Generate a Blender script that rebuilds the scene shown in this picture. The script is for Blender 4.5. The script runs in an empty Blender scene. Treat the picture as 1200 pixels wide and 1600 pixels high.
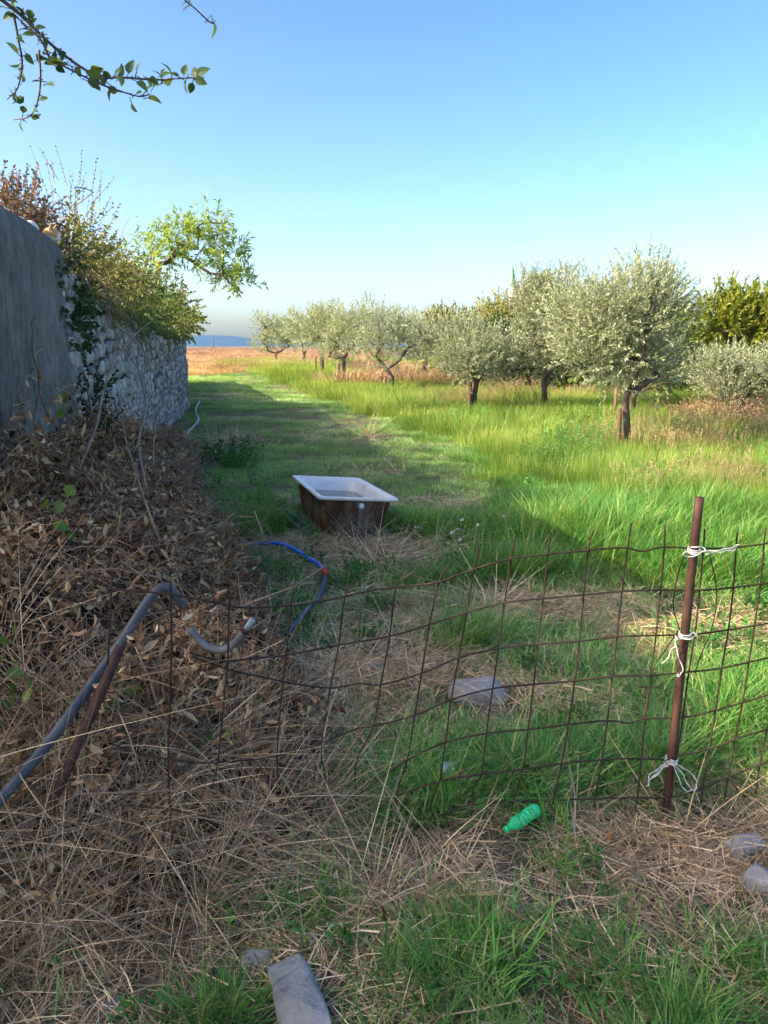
import bpy, bmesh, math, random
import numpy as np
from mathutils import Matrix, Vector

scene = bpy.context.scene
COL = scene.collection
R = math.radians

# ------------------------------------------------------------------ camera, sky, sun, exposure
cam_d = bpy.data.cameras.new('camera')
cam = bpy.data.objects.new('camera', cam_d); COL.objects.link(cam)
cam.location = (0, 0, 1.6)
cam.rotation_euler = (R(90 - 12.127), 0, 0)
cam_d.sensor_fit = 'VERTICAL'; cam_d.sensor_height = 24.0; cam_d.lens = 18.15
cam_d.clip_start = 0.05; cam_d.clip_end = 9000
scene.camera = cam

SUN_EL, SUN_AZ = 30.0, -110.0            # direction to the sun: (sin az, cos az)
world = bpy.data.worlds.new('World'); scene.world = world; world.use_nodes = True
wn = world.node_tree.nodes; wl = world.node_tree.links
sky = wn.new('ShaderNodeTexSky'); sky.sky_type = 'NISHITA'; sky.sun_disc = False
sky.sun_elevation = R(SUN_EL); sky.sun_rotation = R(SUN_AZ)
sky.altitude = 50; sky.air_density = 0.7; sky.dust_density = 2.7; sky.ozone_density = 0.2
hsv = wn.new('ShaderNodeHueSaturation'); hsv.inputs['Saturation'].default_value = 1.25; hsv.inputs['Hue'].default_value = 0.5; wl.new(sky.outputs[0], hsv.inputs['Color'])
gam = wn.new('ShaderNodeGamma'); gam.inputs['Gamma'].default_value = 1.2; wl.new(hsv.outputs[0], gam.inputs['Color'])
wl.new(gam.outputs[0], wn['Background'].inputs[0]); wn['Background'].inputs[1].default_value = 0.064
sun_d = bpy.data.lights.new('sun', 'SUN'); sun_d.energy = 2.0; sun_d.angle = R(0.6); sun_d.color = (1.0, 0.87, 0.66)
sun = bpy.data.objects.new('sun', sun_d); COL.objects.link(sun)
to_sun = Vector((math.sin(R(SUN_AZ)) * math.cos(R(SUN_EL)), math.cos(R(SUN_AZ)) * math.cos(R(SUN_EL)), math.sin(R(SUN_EL))))
sun.rotation_euler = to_sun.to_track_quat('Z', 'Y').to_euler()
sun.location = (-20, -8, 20)
scene.view_settings.view_transform = 'Standard'; scene.view_settings.look = 'None'
scene.view_settings.exposure = 2.42; scene.view_settings.gamma = 1.0
scene.view_settings.use_curve_mapping = False
scene.render.engine = 'CYCLES'
cy = scene.cycles
cy.use_denoising = True; cy.max_bounces = 6; cy.diffuse_bounces = 4; cy.glossy_bounces = 2
cy.transmission_bounces = 6; cy.transparent_max_bounces = 8; cy.volume_bounces = 0
cy.caustics_reflective = False; cy.caustics_refractive = False

# ------------------------------------------------------------------ helpers
def lin(r, g, b):
    f = lambda c: (c / 12.92 if c <= 0.04045 else ((c + 0.055) / 1.055) ** 2.4)
    return (f(r / 255), f(g / 255), f(b / 255), 1)

def tag(o, label=None, cat=None, group=None, kind=None):
    if label: o['label'] = label
    if cat: o['category'] = cat
    if group: o['group'] = group
    if kind: o['kind'] = kind
    return o

def link(name, data, parent=None):
    o = bpy.data.objects.new(name, data); COL.objects.link(o)
    if parent is not None: o.parent = parent
    return o

def empty(name, loc=(0, 0, 0)):
    o = bpy.data.objects.new(name, None); COL.objects.link(o); o.location = loc
    o.empty_display_size = 0.2
    return o

def np_mesh(name, V, F, mat=None, t=None, smooth=False, mats=None, mi=None):
    """V (n,3); F list of (m,k) int arrays with k = 3 or 4"""
    me = bpy.data.meshes.new(name)
    V = np.asarray(V, dtype=np.float32).reshape(-1, 3)
    Fs = [np.asarray(f, dtype=np.int32) for f in (F if isinstance(F, list) else [F]) if len(f)]
    nl = sum(f.size for f in Fs); npoly = sum(len(f) for f in Fs)
    me.vertices.add(len(V)); me.vertices.foreach_set('co', V.ravel())
    me.loops.add(nl); me.polygons.add(npoly)
    me.loops.foreach_set('vertex_index', np.concatenate([f.ravel() for f in Fs]))
    tot = np.concatenate([np.full(len(f), f.shape[1], dtype=np.int32) for f in Fs])
    st = np.concatenate([[0], np.cumsum(tot)[:-1]]).astype(np.int32)
    me.polygons.foreach_set('loop_start', st)
    if smooth: me.polygons.foreach_set('use_smooth', np.ones(npoly, dtype=bool))
    for m in (mats or ([mat] if mat else [])): me.materials.append(m)
    if mi is not None: me.polygons.foreach_set('material_index', np.asarray(mi, dtype=np.int32))
    if t is not None:
        a = me.attributes.new('t', 'FLOAT', 'POINT'); a.data.foreach_set('value', np.asarray(t, dtype=np.float32))
    me.update(calc_edges=True); me.validate()
    return me

class MB:
    def __init__(s): s.V = []; s.T3 = []; s.T4 = []; s.t = []; s.n = 0
    def add(s, V, F, t=0.5):
        V = np.asarray(V, dtype=np.float32).reshape(-1, 3)
        F = np.asarray(F, dtype=np.int32)
        if len(F): (s.T3 if F.shape[1] == 3 else s.T4).append(F + s.n)
        s.V.append(V); s.n += len(V)
        s.t.append(np.full(len(V), t, dtype=np.float32) if np.isscalar(t) else np.asarray(t, dtype=np.float32))
    def mesh(s, name, mat=None, smooth=False):
        F = []
        if s.T3: F.append(np.concatenate(s.T3))
        if s.T4: F.append(np.concatenate(s.T4))
        return np_mesh(name, np.concatenate(s.V), F, mat, np.concatenate(s.t), smooth)
    def build(s, name, mat, parent=None, smooth=False):
        return link(name, s.mesh(name, mat, smooth), parent)

def hash2(ix, iy, seed):
    h = (ix.astype(np.int64) * 374761393 + iy.astype(np.int64) * 668265263 + seed * 1442695041) & 0x7fffffff
    h = ((h ^ (h >> 13)) * 1274126177) & 0x7fffffff
    return ((h ^ (h >> 16)) & 0xffff) / 65535.0

def noise(x, y, seed=0):
    x = np.asarray(x, dtype=np.float64); y = np.asarray(y, dtype=np.float64)
    ix = np.floor(x); iy = np.floor(y); fx = x - ix; fy = y - iy
    fx = fx * fx * (3 - 2 * fx); fy = fy * fy * (3 - 2 * fy)
    a = hash2(ix, iy, seed); b = hash2(ix + 1, iy, seed); c = hash2(ix, iy + 1, seed); d = hash2(ix + 1, iy + 1, seed)
    return (a * (1 - fx) + b * fx) * (1 - fy) + (c * (1 - fx) + d * fx) * fy

def fbm(x, y, seed=0, o=4):
    s = 0; a = 0.5; n = 0
    for k in range(o):
        s = s + a * noise(x * 2 ** k, y * 2 ** k, seed + k * 17); n += a; a *= 0.5
    return s / n

def norm(v):
    return v / np.maximum(np.linalg.norm(v, axis=-1, keepdims=True), 1e-9)

def tube_arrays(pts, rad, sides=6, cap=True):
    P = np.asarray(pts, dtype=np.float64); n = len(P)
    rad = np.full(n, rad) if np.isscalar(rad) else np.asarray(rad, dtype=np.float64)
    T = np.gradient(P, axis=0); T = norm(T)
    ref = np.array([0.0, 0, 1]) if abs(T[0][2]) < 0.9 else np.array([1.0, 0, 0])
    A = np.zeros_like(P); a = norm(np.cross(T[0], ref))
    for i in range(n):
        a = a - T[i] * np.dot(a, T[i]); a = a / max(np.linalg.norm(a), 1e-9); A[i] = a
    B = np.cross(T, A)
    th = np.linspace(0, 2 * math.pi, sides, endpoint=False)
    V = P[:, None, :] + rad[:, None, None] * (np.cos(th)[None, :, None] * A[:, None, :] + np.sin(th)[None, :, None] * B[:, None, :])
    V = V.reshape(-1, 3)
    i = np.arange(n - 1)[:, None] * sides; j = np.arange(sides)[None, :]; j2 = (j + 1) % sides
    F = np.stack([i + j, i + j2, i + sides + j2, i + sides + j], axis=-1).reshape(-1, 4)
    if cap:
        V = np.concatenate([V, P[:1], P[-1:]]); k = n * sides
        c0 = np.stack([np.full(sides, k), (np.arange(sides) + 1) % sides, np.arange(sides), np.full(sides, k)], axis=-1)[:, :3]
        b = (n - 1) * sides
        c1 = np.stack([np.full(sides, k + 1), b + np.arange(sides), b + (np.arange(sides) + 1) % sides], axis=-1)
        return V, F, np.concatenate([c0, c1])
    return V, F, None

def add_tube(mb, pts, rad, sides=6, t=0.5, cap=True):
    V, F, C = tube_arrays(pts, rad, sides, cap)
    n0 = mb.n
    mb.add(V, F, t)
    if C is not None: mb.T3.append(C.astype(np.int32) + n0)

def spline(pts, n=6):
    P = np.asarray(pts, dtype=np.float64)
    Q = np.concatenate([[2 * P[0] - P[1]], P, [2 * P[-1] - P[-2]]])
    out = []
    for i in range(1, len(Q) - 2):
        for k in range(n):
            u = k / n
            out.append(0.5 * ((2 * Q[i]) + (-Q[i - 1] + Q[i + 1]) * u + (2 * Q[i - 1] - 5 * Q[i] + 4 * Q[i + 1] - Q[i + 2]) * u * u + (-Q[i - 1] + 3 * Q[i] - 3 * Q[i + 1] + Q[i + 2]) * u ** 3))
    out.append(P[-1])
    return np.array(out)

def leaves_arrays(B, D, N, L, W, fold=0.25, round_=False):
    """leaf faces: base B, direction D, normal N (all (n,3)), length L, width W (n,)"""
    n = len(B); D = norm(D); S = norm(np.cross(D, N)); N = np.cross(S, D)
    L = L[:, None]; W = W[:, None]
    if not round_:
        V = np.stack([B, B + D * L * 0.45 + S * W * 0.5 + N * W * fold, B + D * L, B + D * L * 0.45 - S * W * 0.5 + N * W * fold], axis=1)
        k = np.arange(n)[:, None] * 4
        F = np.concatenate([k + np.array([[0, 1, 2]]), k + np.array([[0, 2, 3]])])
        return V.reshape(-1, 3), F, 4
    V = np.stack([B, B + D * L * 0.28 + S * W * 0.46 + N * W * fold, B + D * L * 0.68 + S * W * 0.40 + N * W * fold - N * L * 0.05,
                  B + D * L - N * L * 0.15, B + D * L * 0.68 - S * W * 0.40 + N * W * fold - N * L * 0.05, B + D * L * 0.28 - S * W * 0.46 + N * W * fold], axis=1)
    k = np.arange(n)[:, None] * 6
    F = np.concatenate([k + np.array([[0, 1, 2, 3]]), k + np.array([[0, 3, 4, 5]])])
    return V.reshape(-1, 3), F, 6

def rand_dir(rng, n):
    return norm(rng.normal(size=(n, 3)))

def shoots(mb, rng, B, D, L, nl, ll, lw, ang=0.7, curve=0.1, round_=False, tshift=0.0, twig=None, twig_r=0.0025, start=0.05, droop=0.0):
    """leafy shoots: bases B, directions D, lengths L; nl leaves each"""
    n = len(B); D = norm(D)
    s = (np.arange(nl) + 0.5) / nl
    s = start + (1 - start) * s
    up = np.array([0, 0, 1.0])
    pos = B[:, None, :] + D[:, None, :] * (L[:, None] * s[None, :])[:, :, None] + up * (curve * L[:, None] * s[None, :] ** 2)[:, :, None]
    side = norm(np.cross(np.repeat(D[:, None, :], nl, 1), rng.normal(size=(n, nl, 3))))
    a = ang * rng.uniform(0.6, 1.3, size=(n, nl, 1))
    ld = D[:, None, :] * np.cos(a) + side * np.sin(a) + rng.normal(size=(n, nl, 3)) * 0.12 - up * droop
    nn = norm(np.cross(ld, rng.normal(size=(n, nl, 3))) + up * 0.5)
    m = n * nl
    LL = ll * rng.uniform(0.6, 1.25, m); WW = lw * rng.uniform(0.7, 1.2, m)
    V, F, k = leaves_arrays(pos.reshape(-1, 3), ld.reshape(-1, 3), nn.reshape(-1, 3), LL, WW, 0.22, round_)
    t = np.clip(rng.uniform(0, 1, m) * 0.7 + np.repeat(rng.uniform(0, 0.3, n), nl) + tshift, 0, 1)
    mb.add(V, F, np.repeat(t, k))
    if twig is not None:
        for i in range(n):
            q = np.array([0, 0.5, 1.0])
            pts = B[i] + D[i] * (L[i] * q)[:, None] + up * (curve * L[i] * q ** 2)[:, None]
            V2, F2, _ = tube_arrays(pts, [twig_r * 1.3, twig_r, twig_r * 0.4], 3, False)
            twig.add(V2, F2, 0.5)

# ------------------------------------------------------------------ materials
def new_mat(name):
    m = bpy.data.materials.new(name); m.use_nodes = True
    nt = m.node_tree; nt.nodes.clear()
    out = nt.nodes.new('ShaderNodeOutputMaterial')
    return m, nt, out

def N(nt, typ, **kw):
    n = nt.nodes.new(typ)
    for k, v in kw.items():
        if k.startswith('i_'):
            n.inputs[k[2:].replace('_', ' ')].default_value = v
        else: setattr(n, k, v)
    return n

def ramp(nt, stops, interp='LINEAR'):
    r = nt.nodes.new('ShaderNodeValToRGB'); r.color_ramp.interpolation = interp
    e = r.color_ramp.elements
    while len(e) < len(stops): e.new(0.5)
    for el, (p, c) in zip(e, stops):
        el.position = p; el.color = tuple(c) if len(c) == 4 else tuple(c) + (1,)
    return r

def mixc(nt, a, b, fac, mode='MIX'):
    m = nt.nodes.new('ShaderNodeMix'); m.data_type = 'RGBA'; m.blend_type = mode
    L = nt.links
    for sock, v in ((m.inputs[0], fac), (m.inputs[6], a), (m.inputs[7], b)):
        if hasattr(v, 'is_linked') or isinstance(v, bpy.types.NodeSocket): L.new(v, sock)
        else: sock.default_value = v if not isinstance(v, tuple) or len(v) == 4 else v + (1,)
    return m.outputs[2]

def tex_noise(nt, scale, detail=5, rough=0.55, coord='Object', stretch=None, dist=0.0):
    tc = nt.nodes.new('ShaderNodeTexCoord'); L = nt.links
    n = nt.nodes.new('ShaderNodeTexNoise'); n.inputs['Scale'].default_value = scale
    n.inputs['Detail'].default_value = detail; n.inputs['Roughness'].default_value = rough; n.inputs['Distortion'].default_value = dist
    src = tc.outputs[coord]
    if coord == 'World':
        src = None
    if stretch:
        mp = nt.nodes.new('ShaderNodeMapping'); mp.inputs['Scale'].default_value = stretch
        L.new(src, mp.inputs[0]); src = mp.outputs[0]
    L.new(src, n.inputs['Vector'])
    return n.outputs['Fac']

def leaf_mat(name, cols, trans=0.35, rough=0.5, spec=0.3, back=None, patch=None, patch_scale=0.35, tgain=(1.3, 1.2, 0.55), vrand=0.35):
    m, nt, out = new_mat(name); L = nt.links
    at = N(nt, 'ShaderNodeAttribute', attribute_name='t')
    rp = ramp(nt, [(i / (len(cols) - 1), c) for i, c in enumerate(cols)])
    oi = N(nt, 'ShaderNodeObjectInfo')
    ra = N(nt, 'ShaderNodeAttribute', attribute_name='rnd'); rs = N(nt, 'ShaderNodeMath', operation='ADD'); L.new(oi.outputs['Random'], rs.inputs[0]); L.new(ra.outputs['Fac'], rs.inputs[1])
    rf = N(nt, 'ShaderNodeMath', operation='FRACT'); L.new(rs.outputs[0], rf.inputs[0])
    mth = N(nt, 'ShaderNodeMath', operation='MULTIPLY_ADD'); L.new(rf.outputs[0], mth.inputs[0]); mth.inputs[1].default_value = 0.3
    sub = N(nt, 'ShaderNodeMath', operation='SUBTRACT'); L.new(at.outputs['Fac'], sub.inputs[0]); sub.inputs[1].default_value = 0.15
    L.new(sub.outputs[0], mth.inputs[2]); L.new(mth.outputs[0], rp.inputs[0])
    col = rp.outputs[0]
    if patch is not None:
        g = N(nt, 'ShaderNodeNewGeometry')
        nz = N(nt, 'ShaderNodeTexNoise'); nz.inputs['Scale'].default_value = patch_scale; nz.inputs['Detail'].default_value = 4
        L.new(g.outputs['Position'], nz.inputs['Vector'])
        r2 = ramp(nt, [(0.45, (0, 0, 0, 1)), (0.7, (.65, .65, .65, 1))]); L.new(nz.outputs['Fac'], r2.inputs[0])
        col = mixc(nt, col, patch, r2.outputs[0]) if not isinstance(patch, tuple) else mixc(nt, col, patch, r2.outputs[0])
    hs = N(nt, 'ShaderNodeHueSaturation')
    mr = N(nt, 'ShaderNodeMapRange'); mr.inputs['To Min'].default_value = 1 - vrand; mr.inputs['To Max'].default_value = 1 + vrand
    L.new(rf.outputs[0], mr.inputs['Value']); L.new(mr.outputs[0], hs.inputs['Value']); L.new(col, hs.inputs['Color'])
    col = hs.outputs[0]
    if back is not None:
        g2 = N(nt, 'ShaderNodeNewGeometry'); col = mixc(nt, col, back, g2.outputs['Backfacing'])
    p = N(nt, 'ShaderNodeBsdfPrincipled'); p.inputs['Roughness'].default_value = rough; p.inputs['Specular IOR Level'].default_value = spec
    L.new(col, p.inputs['Base Color'])
    tr = N(nt, 'ShaderNodeBsdfTranslucent')
    L.new(mixc(nt, col, tuple(tgain) + (1,), 1.0, 'MULTIPLY'), tr.inputs['Color'])
    mx = N(nt, 'ShaderNodeMixShader'); mx.inputs[0].default_value = trans
    L.new(p.outputs[0], mx.inputs[1]); L.new(tr.outputs[0], mx.inputs[2]); L.new(mx.outputs[0], out.inputs[0])
    return m

def solid_mat(name, cols, scale=8, rough=0.7, spec=0.3, stretch=None, bump=0.3, bump_scale=40, detail=6, metal=0.0, dist=0.0, bdist=0.01, coord='Object', rstops=None):
    m, nt, out = new_mat(name); L = nt.links
    f = tex_noise(nt, scale, detail, 0.6, coord, stretch, dist)
    st = rstops or [0.25 + 0.5 * i / max(1, len(cols) - 1) for i in range(len(cols))]
    rp = ramp(nt, list(zip(st, cols))); L.new(f, rp.inputs[0])
    p = N(nt, 'ShaderNodeBsdfPrincipled'); p.inputs['Roughness'].default_value = rough; p.inputs['Specular IOR Level'].default_value = spec
    p.inputs['Metallic'].default_value = metal
    L.new(rp.outputs[0], p.inputs['Base Color'])
    if bump:
        b = N(nt, 'ShaderNodeBump'); b.inputs['Strength'].default_value = bump; b.inputs['Distance'].default_value = bdist
        L.new(tex_noise(nt, bump_scale, 5, 0.6, coord, stretch), b.inputs['Height']); L.new(b.outputs[0], p.inputs['Normal'])
    L.new(p.outputs[0], out.inputs[0])
    return m

M = {}
M['grass'] = leaf_mat('fresh grass', [(0.054, 0.211, 0.038), (0.096, 0.31, 0.052), (0.165, 0.381, 0.071), (0.308, 0.396, 0.13)], 0.4, patch=None, vrand=0.25, tgain=(1.75, 1.2, 0.5))
M['lawn'] = leaf_mat('short grass', [(0.109, 0.312, 0.076), (0.179, 0.437, 0.103), (0.307, 0.497, 0.15), (0.576, 0.597, 0.281)], 0.35, vrand=0.3)
M['meadow'] = leaf_mat('meadow grass', [(0.082, 0.235, 0.027), (0.155, 0.324, 0.042), (0.258, 0.375, 0.063), (0.432, 0.468, 0.167)], 0.4, vrand=0.25, tgain=(1.75, 1.2, 0.5))
M['straw'] = leaf_mat('dead straw', [(0.224, 0.146, 0.077), (0.434, 0.305, 0.164), (0.606, 0.444, 0.246), (0.791, 0.622, 0.386)], 0.15, vrand=0.3, tgain=(1.1, 1, 0.8))
M['seed'] = leaf_mat('seed heads', [(0.313, 0.235, 0.108), (0.423, 0.325, 0.162), (0.506, 0.37, 0.216)], 0.3, vrand=0.3, tgain=(1.1, 1, 0.7))
M['dryfield'] = leaf_mat('dry field grass', [(0.42, 0.29, 0.14), (0.56, 0.40, 0.18), (0.66, 0.50, 0.26)], 0.3, vrand=0.3, tgain=(1.1, 1, 0.7))
M['redfield'] = leaf_mat('reddish dry weeds', [(0.28, 0.16, 0.10), (0.42, 0.25, 0.16), (0.54, 0.37, 0.25)], 0.25, vrand=0.3, tgain=(1.1, 0.9, 0.7))
M['deadleaf'] = leaf_mat('dead leaves', [(0.13, 0.058, 0.026), (0.312, 0.16, 0.074), (0.522, 0.313, 0.156), (0.744, 0.562, 0.311)], 0.15, rough=0.65, vrand=0.45, tgain=(1.1, 0.9, 0.7), patch=(0.13, 0.07, 0.045, 1), patch_scale=4.0)
M['weed'] = leaf_mat('weed leaves', [(0.048, 0.168, 0.035), (0.083, 0.247, 0.05), (0.155, 0.337, 0.08)], 0.35)
M['greenleaf'] = leaf_mat('bright green leaves', [(0.08, 0.17, 0.03), (0.16, 0.27, 0.05), (0.24, 0.32, 0.07)], 0.4)
M['olive'] = leaf_mat('olive leaves', [(0.129, 0.176, 0.076), (0.244, 0.302, 0.14), (0.386, 0.442, 0.228)], 0.25, rough=0.42, spec=0.5, back=(0.38, 0.41, 0.28, 1), vrand=0.1, tgain=(1.2, 1.2, 0.6))
M['darkbush'] = leaf_mat('evergreen leaves', [(0.025, 0.05, 0.015), (0.05, 0.09, 0.025), (0.1, 0.13, 0.04)], 0.25, vrand=0.15)
M['yellowbush'] = leaf_mat('yellow green leaves', [(0.121, 0.179, 0.02), (0.218, 0.257, 0.034), (0.327, 0.324, 0.054)], 0.4, vrand=0.1)
M['lance'] = leaf_mat('lance leaves', [(0.117, 0.21, 0.04), (0.207, 0.315, 0.06), (0.324, 0.42, 0.1)], 0.45, vrand=0.1)
M['ivy'] = leaf_mat('ivy leaves', [(0.02, 0.05, 0.018), (0.045, 0.085, 0.03), (0.08, 0.12, 0.04)], 0.25, vrand=0.15)
M['hedge'] = leaf_mat('hedge leaves', [(0.069, 0.12, 0.028), (0.149, 0.198, 0.044), (0.276, 0.276, 0.077), (0.391, 0.324, 0.143)], 0.35, vrand=0.15)
M['hedge2'] = leaf_mat('green hedge leaves', [(0.057, 0.12, 0.024), (0.115, 0.204, 0.044), (0.207, 0.288, 0.066), (0.322, 0.348, 0.11)], 0.35, vrand=0.15)
M['redbush'] = leaf_mat('reddish leaves', [(0.12, 0.13, 0.05), (0.26, 0.19, 0.11), (0.46, 0.24, 0.16), (0.55, 0.40, 0.33)], 0.3, vrand=0.15, tgain=(1.1, 0.9, 0.7))
M['pear'] = leaf_mat('pear leaves', [(0.045, 0.09, 0.039), (0.083, 0.15, 0.052), (0.165, 0.24, 0.052)], 0.35, vrand=0.3)
M['bark'] = solid_mat('olive bark', [(0.05, 0.035, 0.027), (0.12, 0.09, 0.07), (0.22, 0.175, 0.14)], 14, 0.9, 0.1, (1, 1, 0.25), 0.9, 30, bdist=0.03)
M['twig'] = solid_mat('twig bark', [(0.07, 0.05, 0.04), (0.16, 0.12, 0.09), (0.26, 0.21, 0.17)], 12, 0.9, 0.1, None, 0.3, 60)
M['greytwig'] = solid_mat('grey dead stems', [(0.138, 0.092, 0.062), (0.265, 0.19, 0.134), (0.437, 0.345, 0.258)], 9, 0.9, 0.1, None, 0.3, 60)
M['stake'] = solid_mat('stake wood', [(0.078, 0.043, 0.028), (0.156, 0.093, 0.061), (0.216, 0.145, 0.099)], 10, 0.85, 0.15, (1, 1, 0.15), 0.5, 30)
M['stone'] = solid_mat('limestone', [(0.15, 0.15, 0.15), (0.30, 0.30, 0.295), (0.42, 0.42, 0.41), (0.56, 0.55, 0.53)], 6, 0.9, 0.15, None, 0.7, 25, bdist=0.02, coord='Object')
M['core'] = solid_mat('wall core earth', [(0.035, 0.032, 0.03), (0.09, 0.083, 0.075)], 8, 0.95, 0.05, None, 0.6, 25)
M['rock'] = solid_mat('loose stone', [(0.15, 0.145, 0.13), (0.25, 0.245, 0.23), (0.31, 0.305, 0.29), (0.40, 0.39, 0.37)], 11, 0.9, 0.15, None, 0.8, 34, bdist=0.014, detail=9, rstops=[.28, .42, .58, .72])
M['wire'] = solid_mat('rusty wire', [(0.022, 0.014, 0.012), (0.05, 0.03, 0.022), (0.09, 0.05, 0.035)], 40, 0.75, 0.3, None, 0.3, 200, metal=0.2, bdist=0.001)
M['post'] = solid_mat('rusty post', [(0.02, 0.01, 0.007), (0.048, 0.021, 0.015), (0.085, 0.04, 0.027), (0.041, 0.021, 0.017)], 28, 0.7, 0.35, (1, 1, 0.35), 0.5, 120, metal=0.15, bdist=0.002)
M['twine'] = solid_mat('white twine', [(0.468, 0.47, 0.44), (0.68, 0.672, 0.624)], 60, 0.8, 0.2, None, 0.4, 300, bdist=0.001)
M['soil'] = None
# ------------------------------------------------------------------ layout of the place
WX = lambda Y: np.interp(np.asarray(Y, dtype=np.float64), [-10, 13, 20.5, 21.3, 33.5, 60], [1.16, -3.90, -5.15, -6.1, -9.3, -16.4])         # front face of the retaining wall
U = np.array([-0.2149, 0.9766, 0.0]); NW = np.array([0.9766, 0.2149, 0.0])
def wallp(Y, off, z):
    return np.array([float(WX(Y)) + NW[0] * off, Y + NW[1] * off, z])

def heap_edge(Y):
    return np.interp(Y, [1.55, 1.75, 1.85, 2.0, 2.35, 3.27, 4.6, 5.8, 6.9, 8.9, 12.3, 15], [-1.2, -.75, -.45, -.22, -.05, -.28, -.64, -1.05, -1.6, -2.2, -2.97, -4.3])
def heap_h(X, Y):
    xw = WX(Y); xr = heap_edge(Y) + 0.12 * (noise(np.asarray(X) * 3, np.asarray(Y) * 3, 5) - 0.5)
    s = np.clip((X - xw) / np.maximum(xr - xw, 0.05), 0, 1)
    hm = np.interp(Y, [1.55, 1.72, 2.0, 2.4, 3, 3.8, 5.6, 7, 9.4, 12, 14, 15], [0, .10, .34, .62, .86, .98, .86, .70, .46, .16, .03, 0])
    h = hm * (1 - s ** 1.6)
    lump = fbm(np.asarray(X) * 2.2, np.asarray(Y) * 2.2, 9, 3)
    return np.where((s < 1) & (X > xw - 0.6), h * (0.68 + 0.62 * lump), 0)

def blobs(X, Y, L):
    r = np.zeros_like(np.asarray(X, dtype=np.float64))
    for x, y, rx, ry, w in L:
        r = np.maximum(r, w * np.exp(-(((X - x) / rx) ** 2 + ((Y - y) / ry) ** 2)))
    return r
DRY = [(-.1, 5.8, .95, .5, 1.1), (-.05, 4.3, .4, .35, .6), (.5, 5.9, .4, .3, .7), (.7, 4.55, 1.3, .28, .8), (.02, 3.65, .55, .55, 1.1), (.45, 3.3, .5, .3, 1), (-1.9, 18, 1.6, 3.2, .75), (-1.2, 13.5, 1.1, 1.6, .6),
       (-.2, 9.6, 1.0, .6, .45), (-2.6, 12, .45, 3, .9), (-3.6, 16, .5, 4, .9), (-5.2, 23, .8, 6, .8), (1.9, 4.2, .7, .4, .9), (1.3, 2.25, .8, .28, 1), (-.05, 2.0, .45, .3, 1), (1.3, 1.9, .5, .25, .9), (-.6, 5.2, .35, .3, .7),
       (.85, 2.35, .35, .12, .9), (-.35, 1.75, .4, .2, .8), (.6, 1.95, .3, .15, .5)]
LUSH = [(1.7, 6.2, 1.4, .8, 1), (2.6, 7.3, 1.4, .9, 1), (.9, 5.35, .7, .35, .8), (.55, 2.62, .5, .24, .75), (.15, 2.5, .2, .2, .7), (1.15, 2.8, .5, .3, .65), (.3, 4.0, .35, .15, .9), (-1.45, 7.6, .38, .5, 1), (-1.2, 6.6, .3, .35, .9),
        (-1.7, 8.3, .3, .4, .8), (.35, 6.7, .5, .5, .5), (-.75, 5.25, .2, .2, .6), (2.2, 5.3, .6, .4, .8), (.15, 4.6, .4, .2, .5), (-.15, 18.5, .35, .6, .9), (1.6, 3.2, .6, .4, .6)]
def dryness(X, Y):
    return np.clip(blobs(X, Y, DRY) + 0.75 * (fbm(X * 1.1, Y * 0.8, 21, 4) - 0.5), 0, 1)
def lushness(X, Y):
    return np.clip(blobs(X, Y, LUSH) + 0.5 * (fbm(X * 1.6, Y * 1.2, 33, 3) - 0.5), 0, 1)
STONES = [(-.205, 1.60, .15), (-.335, 1.755, .07), (1.13, 2.06, .09), (1.17, 2.23, .07), (.43, 3.36, .2), (-.02, 3.64, .1), (.77, 2.08, .04), (-.405, 5.0, .17), (-.44, 5.2, .1), (.42, 2.24, .12), (.33, 2.22, .12)]
def off_stones(X, Y):
    r = np.ones(len(X), bool)
    for x, y, d in STONES: r &= np.hypot(X - x, Y - y + .02) > d
    return r
def shade_edge(Y):
    return np.interp(Y, [0, 4, 5.3, 6.6, 8.9, 12.3, 16.5, 33, 60], [2.1, 2.1, 2.0, 1.4, 1.25, 1.0, 0, -4.6, -13])
def ground_z(X, Y):
    X = np.asarray(X, dtype=np.float64); Y = np.asarray(Y, dtype=np.float64)
    near = np.exp(-(Y / 60.0) ** 2)
    z = 0.05 * (fbm(X * 0.5, Y * 0.5, 3, 4) - 0.5) * near + 0.03 * (fbm(X * 2.5, Y * 2.5, 8, 3) - 0.5) * np.exp(-(Y / 9.0) ** 2)
    bank = 0.45 * np.exp(-((X - (shade_edge(Y) + 1.6)) / 2.2) ** 2) * np.clip((Y - 24) / 14, 0, 1) * np.exp(-((Y - 40) / 22.0) ** 2)
    return z + bank

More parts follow.
